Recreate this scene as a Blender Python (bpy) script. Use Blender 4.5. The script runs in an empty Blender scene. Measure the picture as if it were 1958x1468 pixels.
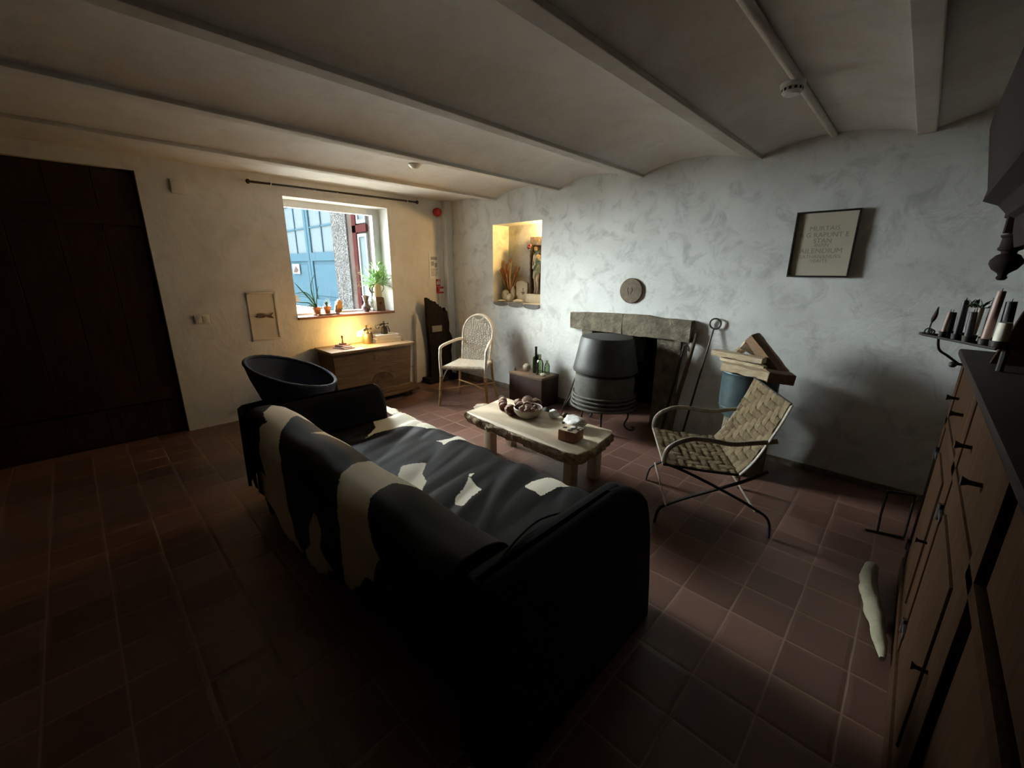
import bpy, bmesh, math, random
import numpy as np
from mathutils import Vector, Matrix, noise
from math import sin, cos, pi, radians, sqrt, atan2
scene = bpy.context.scene
COL = scene.collection
random.seed(7)

# ------------------------------------------------------------ camera, world, daylight, exposure
F_PX, YAW, PIT, ROL = 793.294, -0.764323, 0.26793, 0.0052855
def cam_axes():
    cy, sy, cp, sp = cos(YAW), sin(YAW), cos(PIT), sin(PIT)
    f = np.array([cp*sy, cp*cy, -sp]); rt = np.array([cy, -sy, 0.0]); up = np.cross(rt, f)
    c, s = cos(ROL), sin(ROL)
    return c*rt+s*up, -s*rt+c*up, f
ax, ay, af = cam_axes()
cam_d = bpy.data.cameras.new('camera'); cam = bpy.data.objects.new('camera', cam_d); COL.objects.link(cam)
cam_d.sensor_width = 36.0; cam_d.lens = 36.0*F_PX/1958.0; cam_d.clip_start = 0.02
cam.matrix_world = Matrix(((ax[0], ay[0], -af[0], 4.944), (ax[1], ay[1], -af[1], -3.86), (ax[2], ay[2], -af[2], 1.55), (0, 0, 0, 1)))
scene.camera = cam
scene.view_settings.view_transform = 'Standard'
scene.view_settings.look = 'None'
scene.view_settings.gamma = 1.0
scene.view_settings.use_curve_mapping = False
scene.view_settings.exposure = 0.08

w = bpy.data.worlds.new('world'); scene.world = w; w.use_nodes = True
bg = w.node_tree.nodes['Background']; bg.inputs[0].default_value = (0.80, 0.92, 1.0, 1); bg.inputs[1].default_value = 4.0

sun_d = bpy.data.lights.new('daylight', 'SUN'); sun = bpy.data.objects.new('daylight', sun_d); COL.objects.link(sun)
sun_d.energy = 132.0; sun_d.angle = radians(80); sun_d.color = (0.90, 0.965, 0.97)
sun.rotation_euler = Vector((0.86, 0.13, -0.52)).to_track_quat('-Z', 'Y').to_euler()
# added fill light with no visible source, raking onto the fireplace wall
sun2_d = bpy.data.lights.new('wall_fill_light', 'SUN'); sun2 = bpy.data.objects.new('wall_fill_light', sun2_d); COL.objects.link(sun2)
sun2_d.energy = 8.0; sun2_d.angle = radians(56); sun2_d.color = (0.92, 0.975, 0.97)
sun2.rotation_euler = Vector((0.72, 0.66, -0.06)).to_track_quat('-Z', 'Y').to_euler()

# ------------------------------------------------------------ materials
def nodes_of(name):
    m = bpy.data.materials.new(name); m.use_nodes = True
    nt = m.node_tree; return m, nt, nt.nodes['Principled BSDF']
def N(nt, t, **kw):
    n = nt.nodes.new(t)
    for k, v in kw.items():
        if k.startswith('i_'): n.inputs[int(k[2:])].default_value = v
        else: setattr(n, k, v)
    return n
def mathn(nt, op, a, b=None, clamp=False):
    n = nt.nodes.new('ShaderNodeMath'); n.operation = op; n.use_clamp = clamp
    for i, v in enumerate((a, b)):
        if v is None: continue
        if isinstance(v, (int, float)): n.inputs[i].default_value = v
        else: nt.links.new(v, n.inputs[i])
    return n.outputs[0]
def coords(nt, kind='Object', scale=(1, 1, 1)):
    tc = nt.nodes.new('ShaderNodeTexCoord'); mp = nt.nodes.new('ShaderNodeMapping')
    nt.links.new(tc.outputs[kind], mp.inputs[0]); mp.inputs[3].default_value = scale
    return mp.outputs[0]
def ramp(nt, fac, stops):
    r = nt.nodes.new('ShaderNodeValToRGB'); nt.links.new(fac, r.inputs[0])
    e = r.color_ramp.elements
    while len(e) < len(stops): e.new(0.5)
    for el, (p, c) in zip(e, stops): el.position = p; el.color = (c[0], c[1], c[2], 1)
    return r.outputs[0]
def mixc(nt, fac, a, b, mode='MIX'):
    n = nt.nodes.new('ShaderNodeMix'); n.data_type = 'RGBA'; n.blend_type = mode
    if isinstance(fac, (int, float)): n.inputs[0].default_value = fac
    else: nt.links.new(fac, n.inputs[0])
    for i, v in ((6, a), (7, b)):
        if isinstance(v, tuple): n.inputs[i].default_value = (v[0], v[1], v[2], 1)
        else: nt.links.new(v, n.inputs[i])
    return n.outputs[2]
def noise_n(nt, vec, scale, detail=4, rough=0.55, dist=0.0):
    n = nt.nodes.new('ShaderNodeTexNoise'); nt.links.new(vec, n.inputs['Vector'])
    n.inputs['Scale'].default_value = scale; n.inputs['Detail'].default_value = detail
    n.inputs['Roughness'].default_value = rough; n.inputs['Distortion'].default_value = dist
    return n.outputs['Fac']
def bump(nt, bsdf, h, strength=0.3, dist=0.01):
    b = nt.nodes.new('ShaderNodeBump'); nt.links.new(h, b.inputs['Height'])
    b.inputs['Strength'].default_value = strength; b.inputs['Distance'].default_value = dist
    nt.links.new(b.outputs[0], bsdf.inputs['Normal'])
def mat(name, c1, c2=None, rough=0.6, scale=8, sc=(1, 1, 1), metal=0.0, bmp=0.15, bd=0.004, bscale=None, spec=0.5, dist=0.0, sheen=0.0):
    m, nt, b = nodes_of(name)
    if c2 is None: c2 = tuple(x*0.8 for x in c1)
    v = coords(nt, 'Object', sc)
    f = noise_n(nt, v, scale, 5, 0.6, dist)
    nt.links.new(ramp(nt, f, [(0.3, c1), (0.7, c2)]), b.inputs['Base Color'])
    b.inputs['Roughness'].default_value = rough; b.inputs['Metallic'].default_value = metal
    b.inputs['Specular IOR Level'].default_value = spec
    if sheen: b.inputs['Sheen Weight'].default_value = sheen; b.inputs['Sheen Roughness'].default_value = 0.5
    if bmp: bump(nt, b, noise_n(nt, v, bscale or scale*3, 5, 0.65, dist), bmp, bd)
    return m
def plaster(name, base=(0.55, 0.54, 0.505), blotch=(0.42, 0.41, 0.385), pale=(0.65, 0.645, 0.62), bs=0.45, mot=0.35):
    m, nt, b = nodes_of(name)
    v = coords(nt)
    f1 = noise_n(nt, v, 1.3, 6, 0.6, 0.4); f2 = noise_n(nt, v, 5.0, 8, 0.7, 0.8)
    c = ramp(nt, f1, [(0.35, base), (0.65, pale)])
    k = mathn(nt, 'MULTIPLY', ramp(nt, f2, [(0.50, (0, 0, 0)), (0.66, (1, 1, 1))]), mot)
    c = mixc(nt, k, c, blotch)
    nt.links.new(c, b.inputs['Base Color']); b.inputs['Roughness'].default_value = 0.85
    b.inputs['Specular IOR Level'].default_value = 0.2
    h = mathn(nt, 'ADD', noise_n(nt, v, 3.5, 8, 0.62, 0.6), mathn(nt, 'MULTIPLY', noise_n(nt, v, 30, 4), 0.12))
    bump(nt, b, h, bs, 0.02)
    return m
def wood(name, c1, c2, rough=0.6, sc=(1.5, 14, 14), bmp=0.2, spec=0.2):
    m, nt, b = nodes_of(name)
    v = coords(nt, 'Object', sc)
    f = noise_n(nt, v, 2.0, 8, 0.65, 1.2)
    nt.links.new(ramp(nt, f, [(0.3, c1), (0.7, c2)]), b.inputs['Base Color'])
    b.inputs['Roughness'].default_value = rough; b.inputs['Specular IOR Level'].default_value = spec
    bump(nt, b, f, bmp, 0.004)
    return m
def glass_mat(name, tint=(0.9, 1, 0.95), refl=0.12, rough=0.02):
    m, nt, b = nodes_of(name); nt.nodes.remove(b)
    tr = nt.nodes.new('ShaderNodeBsdfTransparent'); tr.inputs[0].default_value = (*tint, 1)
    gl = nt.nodes.new('ShaderNodeBsdfGlossy'); gl.inputs['Roughness'].default_value = rough
    fr = nt.nodes.new('ShaderNodeFresnel'); fr.inputs[0].default_value = 1.45
    mx = nt.nodes.new('ShaderNodeMixShader')
    nt.links.new(mathn(nt, 'MULTIPLY', fr.outputs[0], refl/0.12), mx.inputs[0])
    nt.links.new(tr.outputs[0], mx.inputs[1]); nt.links.new(gl.outputs[0], mx.inputs[2])
    nt.links.new(mx.outputs[0], nt.nodes['Material Output'].inputs[0])
    return m
def emis(name, col, strength):
    m, nt, b = nodes_of(name)
    b.inputs['Base Color'].default_value = (*col, 1)
    b.inputs['Emission Color'].default_value = (*col, 1); b.inputs['Emission Strength'].default_value = strength
    return m

M = {}
M['plaster'] = plaster('wall_plaster')
M['plaster_cool'] = plaster('fireplace_wall_plaster', (0.53, 0.545, 0.515), (0.34, 0.355, 0.345), (0.67, 0.685, 0.66), 0.8, 0.65)
M['ceil'] = plaster('ceiling_plaster', (0.54, 0.51, 0.455), (0.41, 0.38, 0.335), (0.64, 0.62, 0.57), 0.25, 0.3)
M['dim_wall'] = plaster('bounce_cutting_dark_wall', (0.07, 0.055, 0.04), (0.05, 0.04, 0.03), (0.085, 0.068, 0.05))  # unseen walls coloured dark to cut bounced light
M['white'] = mat('white_paint', (0.72, 0.74, 0.74), (0.66, 0.68, 0.68), 0.45, 6, bmp=0.05)
M['offwhite'] = mat('off_white_plastic', (0.62, 0.60, 0.54), (0.58, 0.56, 0.50), 0.4, 6, bmp=0)
M['cream'] = mat('cream_metal_cover', (0.58, 0.53, 0.42), (0.50, 0.46, 0.37), 0.5, 5, bmp=0.05)
M['iron'] = mat('black_iron', (0.018, 0.016, 0.015), (0.035, 0.028, 0.024), 0.55, 30, metal=0.4, bmp=0.2)
M['iron_light'] = mat('worn_strap_iron', (0.16, 0.145, 0.13), (0.06, 0.055, 0.05), 0.38, 25, metal=0.7, bmp=0.1)
M['arm_strap'] = mat('worn_pale_strap_iron', (0.34, 0.30, 0.24), (0.20, 0.17, 0.13), 0.4, 25, metal=0.1, bmp=0.1)
M['stove'] = mat('stove_cast_iron', (0.042, 0.043, 0.039), (0.026, 0.026, 0.024), 0.55, 14, metal=0.1, bmp=0.15)
M['stove_grey'] = mat('stove_stone_body', (0.10, 0.097, 0.082), (0.052, 0.05, 0.043), 0.75, 12, bmp=0.3)
M['stone'] = mat('hewn_stone', (0.24, 0.205, 0.145), (0.075, 0.065, 0.048), 0.85, 9, bmp=1.0, bd=0.03, bscale=12, spec=0.2)
M['soot'] = mat('sooty_brick', (0.006, 0.005, 0.005), (0.014, 0.012, 0.011), 0.95, 8, bmp=0.3, spec=0.1)
M['dark_wood'] = wood('dark_stained_wood', (0.035, 0.011, 0.005), (0.012, 0.005, 0.003), 0.6, (14, 14, 1.2))
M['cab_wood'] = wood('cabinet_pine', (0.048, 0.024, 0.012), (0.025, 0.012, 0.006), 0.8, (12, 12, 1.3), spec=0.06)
M['cab_dark'] = wood('cabinet_dark_shaded_wood', (0.018, 0.009, 0.006), (0.010, 0.005, 0.004), 0.8, (12, 2, 12))  # the worktop's unlit look is darkened into this wood colour
M['chest_wood'] = wood('weathered_chest_wood', (0.20, 0.135, 0.085), (0.095, 0.06, 0.036), 0.6, (12, 1.6, 12))
M['chest_top'] = wood('paler_chest_lid_wood', (0.36, 0.25, 0.15), (0.20, 0.13, 0.075), 0.45, (12, 1.6, 12))  # lid coloured paler than the chest body
M['box_wood'] = mat('rusty_brown_box', (0.06, 0.026, 0.018), (0.03, 0.014, 0.010), 0.6, 7, bmp=0.2)
M['box_top'] = mat('paler_box_top', (0.22, 0.15, 0.10), (0.12, 0.075, 0.05), 0.6, 9, bmp=0.2)  # lid coloured paler than the box sides
M['slab'] = mat('pale_sanded_wood', (0.56, 0.47, 0.34), (0.47, 0.38, 0.26), 0.55, 3, sc=(1, 6, 6), bmp=0.15)
M['bark'] = mat('rough_live_edge', (0.50, 0.38, 0.23), (0.16, 0.11, 0.065), 0.9, 26, bmp=1.0, bd=0.03, bscale=22, spec=0.2)
M['leg_wood'] = mat('pale_leg_wood', (0.52, 0.44, 0.30), (0.44, 0.36, 0.24), 0.6, 4, sc=(6, 6, 1), bmp=0.1)
M['cover'] = mat('black_sofa_cloth', (0.012, 0.011, 0.013), (0.007, 0.006, 0.008), 0.85, 12, bmp=0.25, spec=0.12)
M['sofa_leg'] = wood('sofa_leg_wood', (0.05, 0.02, 0.012), (0.03, 0.012, 0.008))
M['blue_fabric'] = mat('navy_woven_shell', (0.034, 0.046, 0.075), (0.022, 0.030, 0.05), 0.8, 60, bmp=0.6, bd=0.004, bscale=120, spec=0.3)
M['rattan_white'] = mat('white_painted_rattan', (0.70, 0.67, 0.60), (0.55, 0.52, 0.44), 0.5, 20, bmp=0.2)
M['rattan'] = mat('golden_bamboo', (0.42, 0.26, 0.10), (0.24, 0.13, 0.05), 0.4, 12, bmp=0.1)
M['strap'] = mat('woven_rush_strap', (0.42, 0.33, 0.20), (0.22, 0.16, 0.09), 0.8, 22, bmp=0.8, bd=0.004, bscale=90, spec=0.2)
M['strap_dark'] = mat('woven_rush_cross_strap', (0.30, 0.23, 0.135), (0.17, 0.12, 0.07), 0.85, 30, bmp=0.8, bd=0.004, bscale=90, spec=0.2)
M['zinc'] = mat('blue_grey_zinc', (0.075, 0.115, 0.125), (0.035, 0.055, 0.062), 0.45, 9, metal=0.3, bmp=0.3)
M['log'] = mat('split_firewood', (0.62, 0.52, 0.35), (0.38, 0.28, 0.16), 0.85, 8, sc=(1, 6, 6), bmp=0.6, bd=0.008)
M['log_brown'] = mat('brown_cut_board', (0.19, 0.10, 0.04), (0.11, 0.055, 0.022), 0.7, 6, sc=(1, 6, 6), bmp=0.3)
M['terracotta'] = mat('terracotta_pot', (0.46, 0.20, 0.09), (0.36, 0.15, 0.065), 0.75, 14, bmp=0.2)
M['leaf'] = mat('green_leaf', (0.22, 0.38, 0.11), (0.13, 0.26, 0.07), 0.45, 20, bmp=0)
M['leaf_dark'] = mat('dusty_green_leaf', (0.05, 0.10, 0.05), (0.03, 0.07, 0.03), 0.5, 20, bmp=0)
M['sill'] = wood('red_brown_sill_wood', (0.24, 0.115, 0.085), (0.15, 0.07, 0.05), 0.4, (12, 1.5, 12))
M['brass'] = mat('aged_brass', (0.34, 0.27, 0.15), (0.20, 0.15, 0.08), 0.42, 10, metal=0.8, bmp=0.1)
M['black_metal'] = mat('black_enamel_metal', (0.02, 0.018, 0.016), (0.035, 0.03, 0.026), 0.35, 20, metal=0.3, bmp=0)
M['paper'] = mat('white_paper', (0.66, 0.66, 0.64), (0.62, 0.62, 0.60), 0.7, 5, bmp=0)
M['ink'] = mat('grey_print', (0.22, 0.22, 0.22), (0.30, 0.30, 0.30), 0.7, 5, bmp=0)
M['frame_paper'] = mat('cream_art_paper', (0.46, 0.42, 0.32), (0.40, 0.37, 0.29), 0.75, 3, bmp=0)
M['faint_ink'] = mat('faded_ink', (0.20, 0.18, 0.14), (0.26, 0.23, 0.18), 0.8, 5, bmp=0)
M['pinkpaper'] = mat('pink_book_cover', (0.62, 0.44, 0.42), (0.55, 0.40, 0.38), 0.6, 5, bmp=0)
M['red'] = mat('red_plastic', (0.38, 0.012, 0.014), (0.30, 0.01, 0.012), 0.35, 5, bmp=0)
M['cork'] = mat('round_straw_plaque', (0.19, 0.155, 0.115), (0.12, 0.10, 0.075), 0.9, 30, bmp=0.6, bscale=60, spec=0.1)
M['char'] = mat('charred_black_wood', (0.010, 0.007, 0.006), (0.018, 0.012, 0.010), 0.75, 8, sc=(4, 4, 1), bmp=1.0, bd=0.02, spec=0.2)
M['rough_white'] = mat('whitewashed_board', (0.60, 0.58, 0.52), (0.48, 0.46, 0.41), 0.85, 6, bmp=0.6, bd=0.01)
M['pale_stone'] = mat('pale_pebble', (0.52, 0.47, 0.38), (0.38, 0.34, 0.26), 0.8, 12, bmp=0.5)
M['chalk'] = mat('white_chalk_rock', (0.74, 0.74, 0.70), (0.56, 0.56, 0.52), 0.85, 9, bmp=0.8, bd=0.01)
M['pod'] = mat('dried_pod', (0.26, 0.135, 0.09), (0.13, 0.06, 0.04), 0.75, 16, bmp=0.6)
M['podwhite'] = mat('chalky_pod', (0.42, 0.29, 0.23), (0.20, 0.11, 0.075), 0.8, 16, bmp=0.6)
M['bowl'] = mat('stone_bowl_glaze', (0.40, 0.35, 0.27), (0.24, 0.20, 0.15), 0.55, 7, bmp=0.2)
M['bowl_in'] = mat('bowl_dark_inside', (0.10, 0.035, 0.02), (0.06, 0.02, 0.012), 0.6, 7, bmp=0.1)
M['block'] = mat('reddish_wood_block', (0.30, 0.13, 0.055), (0.20, 0.08, 0.035), 0.6, 6, sc=(6, 6, 1), bmp=0.2)
M['block_top'] = mat('pale_block_top', (0.50, 0.39, 0.27), (0.40, 0.30, 0.20), 0.6, 6, bmp=0.1)
M['hole'] = mat('dark_hole', (0.015, 0.008, 0.006), (0.02, 0.01, 0.008), 0.9, 6, bmp=0)
M['wax'] = mat('white_wax', (0.66, 0.62, 0.52), (0.58, 0.54, 0.44), 0.5, 10, bmp=0.05)
M['wax_dark'] = mat('black_wax', (0.02, 0.018, 0.022), (0.03, 0.026, 0.03), 0.45, 10, bmp=0.05)
M['wax_green'] = mat('dark_green_wax', (0.028, 0.04, 0.022), (0.02, 0.03, 0.016), 0.45, 10, bmp=0.05)
M['wax_pink'] = mat('faded_pink_wax', (0.32, 0.20, 0.16), (0.26, 0.16, 0.13), 0.45, 10, bmp=0.05)
M['drift'] = mat('bleached_driftwood', (0.34, 0.31, 0.22), (0.22, 0.20, 0.13), 0.85, 7, bmp=0.8, bd=0.01)
M['enamel'] = mat('cream_enamel', (0.50, 0.44, 0.28), (0.42, 0.36, 0.22), 0.3, 5, bmp=0)
M['stump'] = mat('old_wood_block', (0.13, 0.085, 0.045), (0.07, 0.045, 0.025), 0.8, 8, bmp=0.4)
M['figured'] = mat('patterned_ceramic', (0.17, 0.15, 0.15), (0.05, 0.035, 0.045), 0.3, 14, bmp=0, dist=1.5)
M['niche_stone'] = mat('warm_pale_stone', (0.56, 0.48, 0.34), (0.42, 0.34, 0.22), 0.8, 9, bmp=0.4)
M['relief'] = mat('patinated_cream_relief', (0.52, 0.43, 0.30), (0.16, 0.10, 0.055), 0.6, 14, bmp=0.5, bd=0.006)
M['relief_back'] = mat('dark_relief_ground', (0.15, 0.095, 0.05), (0.07, 0.045, 0.025), 0.7, 16, bmp=0.5)
M['dried'] = mat('dried_orange_stem', (0.42, 0.18, 0.05), (0.28, 0.10, 0.03), 0.8, 20, bmp=0)
M['dried_pale'] = mat('dried_straw_stem', (0.60, 0.42, 0.20), (0.46, 0.30, 0.14), 0.8, 20, bmp=0)
M['rose'] = mat('dried_crimson_rose', (0.13, 0.018, 0.03), (0.07, 0.01, 0.02), 0.7, 20, bmp=0.3)
M['slate'] = mat('dark_sill_stone', (0.13, 0.125, 0.115), (0.075, 0.07, 0.065), 0.8, 12, bmp=0.5)
M['glass_green'] = glass_mat('green_glass', (0.80, 0.88, 0.76), 0.2)
M['glass_dark'] = mat('dark_green_bottle_glass', (0.006, 0.012, 0.004), (0.010, 0.018, 0.006), 0.08, 5, bmp=0)
M['glass_clear'] = glass_mat('clear_glass', (0.93, 0.96, 0.95), 0.14)
M['pane'] = glass_mat('window_glass', (0.97, 0.985, 0.98), 0.08)
M['bulb'] = emis('glowing_bulb', (1.0, 0.56, 0.16), 280.0)
M['niche_bulb'] = emis('niche_lamp_glow', (1.0, 0.58, 0.17), 1700.0)
M['grey_label'] = mat('grey_card', (0.20, 0.195, 0.19), (0.17, 0.165, 0.16), 0.6, 5, bmp=0)
# outside
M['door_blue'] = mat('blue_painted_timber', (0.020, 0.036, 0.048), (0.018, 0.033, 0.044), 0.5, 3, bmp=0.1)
M['door_pane'] = mat('painted_sky_reflection_pane', (0.044, 0.054, 0.060), (0.040, 0.050, 0.056), 0.3, 2, bmp=0)  # pale matte colour stands in for sky reflected in the glass
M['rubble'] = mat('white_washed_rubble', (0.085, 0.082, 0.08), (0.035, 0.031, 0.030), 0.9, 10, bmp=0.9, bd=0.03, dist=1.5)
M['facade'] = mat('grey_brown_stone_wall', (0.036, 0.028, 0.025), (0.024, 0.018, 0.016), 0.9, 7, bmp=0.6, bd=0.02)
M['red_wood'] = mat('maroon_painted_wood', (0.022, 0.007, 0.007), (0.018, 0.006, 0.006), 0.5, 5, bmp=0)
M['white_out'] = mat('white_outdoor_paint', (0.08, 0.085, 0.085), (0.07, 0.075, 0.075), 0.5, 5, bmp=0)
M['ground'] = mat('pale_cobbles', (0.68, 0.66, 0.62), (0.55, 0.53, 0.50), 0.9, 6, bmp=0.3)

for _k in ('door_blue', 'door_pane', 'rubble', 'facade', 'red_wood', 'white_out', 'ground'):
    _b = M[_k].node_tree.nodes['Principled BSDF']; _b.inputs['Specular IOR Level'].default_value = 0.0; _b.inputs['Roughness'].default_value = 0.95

def rubble_material():
    m, nt, b = nodes_of('crinkled_white_rubble'); v = coords(nt, 'Object', (1, 1, 0.8))
    vo = nt.nodes.new('ShaderNodeTexVoronoi'); vo.feature = 'DISTANCE_TO_EDGE'; vo.inputs['Scale'].default_value = 9.0
    ad = nt.nodes.new('ShaderNodeVectorMath'); ad.operation = 'ADD'; nz = nt.nodes.new('ShaderNodeTexNoise'); nz.inputs['Scale'].default_value = 6.0
    nt.links.new(v, nz.inputs['Vector']); nt.links.new(v, ad.inputs[0]); nt.links.new(nz.outputs['Color'], ad.inputs[1]); nt.links.new(ad.outputs[0], vo.inputs['Vector'])
    nt.links.new(ramp(nt, vo.outputs['Distance'], [(0.0, (0.010, 0.009, 0.009)), (0.22, (0.062, 0.062, 0.062))]), b.inputs['Base Color'])
    b.inputs['Roughness'].default_value = 0.95; b.inputs['Specular IOR Level'].default_value = 0.0
    bump(nt, b, vo.outputs['Distance'], 0.6, 0.03); return m
M['rubble'] = rubble_material()
def floor_material():
    m, nt, b = nodes_of('terracotta_tiles')
    tc = nt.nodes.new('ShaderNodeTexCoord'); sp = nt.nodes.new('ShaderNodeSeparateXYZ')
    wob = nt.nodes.new('ShaderNodeTexNoise'); nt.links.new(tc.outputs['Object'], wob.inputs['Vector']); wob.inputs['Scale'].default_value = 4.0
    vm = nt.nodes.new('ShaderNodeVectorMath'); vm.operation = 'MULTIPLY_ADD'
    nt.links.new(wob.outputs['Color'], vm.inputs[0]); vm.inputs[1].default_value = (0.008, 0.008, 0); nt.links.new(tc.outputs['Object'], vm.inputs[2])
    nt.links.new(vm.outputs[0], sp.inputs[0])
    T = 0.2235
    def cell(o, off):
        u = mathn(nt, 'DIVIDE', mathn(nt, 'SUBTRACT', o, off), T)
        fl = mathn(nt, 'FLOOR', u); fr = mathn(nt, 'SUBTRACT', u, fl)
        e = mathn(nt, 'SUBTRACT', 0.5, mathn(nt, 'ABSOLUTE', mathn(nt, 'SUBTRACT', fr, 0.5)))
        return fl, e
    fx, ex = cell(sp.outputs[0], 4.134); fy, ey = cell(sp.outputs[1], -1.754)
    e = mathn(nt, 'MINIMUM', ex, ey)
    cb = nt.nodes.new('ShaderNodeCombineXYZ'); nt.links.new(fx, cb.inputs[0]); nt.links.new(fy, cb.inputs[1])
    wn = nt.nodes.new('ShaderNodeTexWhiteNoise'); nt.links.new(cb.outputs[0], wn.inputs['Vector'])
    tile = ramp(nt, wn.outputs['Value'], [(0.0, (0.095, 0.046, 0.034)), (0.5, (0.135, 0.068, 0.050)), (1.0, (0.18, 0.095, 0.074))])
    n1 = noise_n(nt, tc.outputs['Object'], 9, 6, 0.65)
    tile = mixc(nt, mathn(nt, 'MULTIPLY', n1, 0.5), tile, (0.13, 0.07, 0.05))
    gn = noise_n(nt, tc.outputs['Object'], 7, 3)
    g = mathn(nt, 'LESS_THAN', e, mathn(nt, 'MULTIPLY', mathn(nt, 'ADD', gn, 0.1), 0.026))
    col = mixc(nt, mathn(nt, 'MULTIPLY', g, 0.6), tile, (0.30, 0.21, 0.16))
    nt.links.new(col, b.inputs['Base Color'])
    r = mathn(nt, 'ADD', mathn(nt, 'MULTIPLY', g, 0.4), mathn(nt, 'ADD', mathn(nt, 'MULTIPLY', n1, 0.3), 0.20))
    nt.links.new(r, b.inputs['Roughness']); b.inputs['Specular IOR Level'].default_value = 0.45
    h = mathn(nt, 'ADD', mathn(nt, 'MINIMUM', mathn(nt, 'MULTIPLY', e, 12), 1.0), mathn(nt, 'MULTIPLY', n1, 0.5))
    bump(nt, b, h, 0.25, 0.006)
    return m
M['floor'] = floor_material()

# ------------------------------------------------------------ object helpers
def tagp(o, label=None, cat=None, group=None, kind=None):
    if label: o['label'] = label
    if cat: o['category'] = cat
    if group: o['group'] = group
    if kind: o['kind'] = kind
    return o
def thing(name, label, cat, loc=(0, 0, 0), rz=0.0, group=None):
    o = bpy.data.objects.new(name, None); COL.objects.link(o); o.empty_display_size = 0.05
    o.location = loc; o.rotation_euler = (0, 0, rz)
    o['_m'] = 0; del o['_m']
    return tagp(o, label, cat, group)
def wmat(o):
    m = Matrix.LocRotScale(o.location, o.rotation_euler, o.scale)
    return (wmat(o.parent) @ m) if o.parent else m
def obj(name, bm, m, parent=None, label=None, cat=None, group=None, kind=None, smooth=35, origin=None, local=False):
    """world-space bmesh -> one mesh object; a part is stored in its parent's space"""
    if parent is not None and not local: bm.transform(wmat(parent).inverted())
    if parent is None and origin is not None: bm.transform(Matrix.Translation(-Vector(origin)))
    bmesh.ops.recalc_face_normals(bm, faces=bm.faces)
    me = bpy.data.meshes.new(name); bm.to_mesh(me); bm.free()
    mats = m if isinstance(m, (list, tuple)) else [m]
    for x in mats: me.materials.append(M[x] if isinstance(x, str) else x)
    if smooth:
        for p in me.polygons: p.use_smooth = True
        me.set_sharp_from_angle(angle=radians(smooth))
    o = bpy.data.objects.new(name, me); COL.objects.link(o)
    if parent is not None: o.parent = parent
    elif origin is not None: o.location = origin
    return tagp(o, label, cat, group, kind)
def struct(name, bm, m, smooth=0): return obj(name, bm, m, kind='structure', smooth=smooth)
def B(): return bmesh.new()
def box(bm, c, s, rot=None, bev=0.0, seg=2, mi=0):
    """box centred at c of full size s"""
    r = bmesh.ops.create_cube(bm, size=1.0); vs = r['verts']
    bmesh.ops.scale(bm, vec=Vector(s), verts=vs)
    if bev:
        es = list({e for v in vs for e in v.link_edges})
        rb = bmesh.ops.bevel(bm, geom=es, offset=bev, segments=seg, profile=0.6, affect='EDGES')
        vs = list({v for f in rb['faces'] for v in f.verts} | {v for v in vs if v.is_valid})
    if rot is not None:
        R = rot if isinstance(rot, Matrix) else Matrix.Rotation(rot, 3, 'Z')
        bmesh.ops.rotate(bm, cent=(0, 0, 0), matrix=R, verts=vs)
    bmesh.ops.translate(bm, vec=Vector(c), verts=vs)
    if mi:
        for f in {f for v in vs for f in v.link_faces}: f.material_index = mi
    return vs
def bx(bm, x0, x1, y0, y1, z0, z1, bev=0.0, mi=0):
    return box(bm, ((x0+x1)/2, (y0+y1)/2, (z0+z1)/2), (abs(x1-x0), abs(y1-y0), abs(z1-z0)), bev=bev, mi=mi)
def frame_at(d, up=Vector((0, 0, 1))):
    d = d.normalized()
    if abs(d.dot(up)) > 0.97: up = Vector((0, 1, 0)) if abs(d.y) < 0.9 else Vector((1, 0, 0))
    a = d.cross(up).normalized(); b = a.cross(d).normalized(); return a, b
def tube(bm, pts, r, n=10, closed=False, flat=None, cap=True):
    """tube through pts; r number or list; flat=(wa, wb) gives an oblong section (strap)"""
    P = [Vector(p) for p in pts]; k = len(P)
    R = r if isinstance(r, (list, tuple)) else [r]*k
    rings = []; a0 = None
    for i in range(k):
        if closed: d = P[(i+1) % k]-P[i-1]
        else: d = P[min(i+1, k-1)]-P[max(i-1, 0)]
        if d.length < 1e-9: d = Vector((0, 0, 1))
        d.normalize()
        if a0 is None: a, b = frame_at(d)
        else:
            a = (a0-d*a0.dot(d)).normalized(); b = a.cross(d).normalized()
        a0 = a
        sx, sy = (flat if flat else (1, 1))
        rings.append([bm.verts.new(P[i]+a*cos(2*pi*j/n)*R[i]*sx+b*sin(2*pi*j/n)*R[i]*sy) for j in range(n)])
    m = k if closed else k-1
    for i in range(m):
        A, C = rings[i], rings[(i+1) % k]
        for j in range(n): bm.faces.new((A[j], A[(j+1) % n], C[(j+1) % n], C[j]))
    if cap and not closed: bm.faces.new(rings[0][::-1]); bm.faces.new(rings[-1])
    return [v for rr in rings for v in rr]
def smoothpath(pts, n=6, closed=False):
    P = [Vector(p) for p in pts]; out = []; k = len(P)
    rng = range(k if closed else k-1)
    for i in rng:
        p1, p2 = P[i], P[(i+1) % k]
        p0 = P[i-1] if (closed or i > 0) else p1; p3 = P[(i+2) % k] if (closed or i < k-2) else p2
        for j in range(n):
            t = j/n
            out.append(0.5*((2*p1)+(p2-p0)*t+(2*p0-5*p1+4*p2-p3)*t*t+(3*p1-p0-3*p2+p3)*t**3))
    if not closed: out.append(P[-1])
    return out
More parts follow.
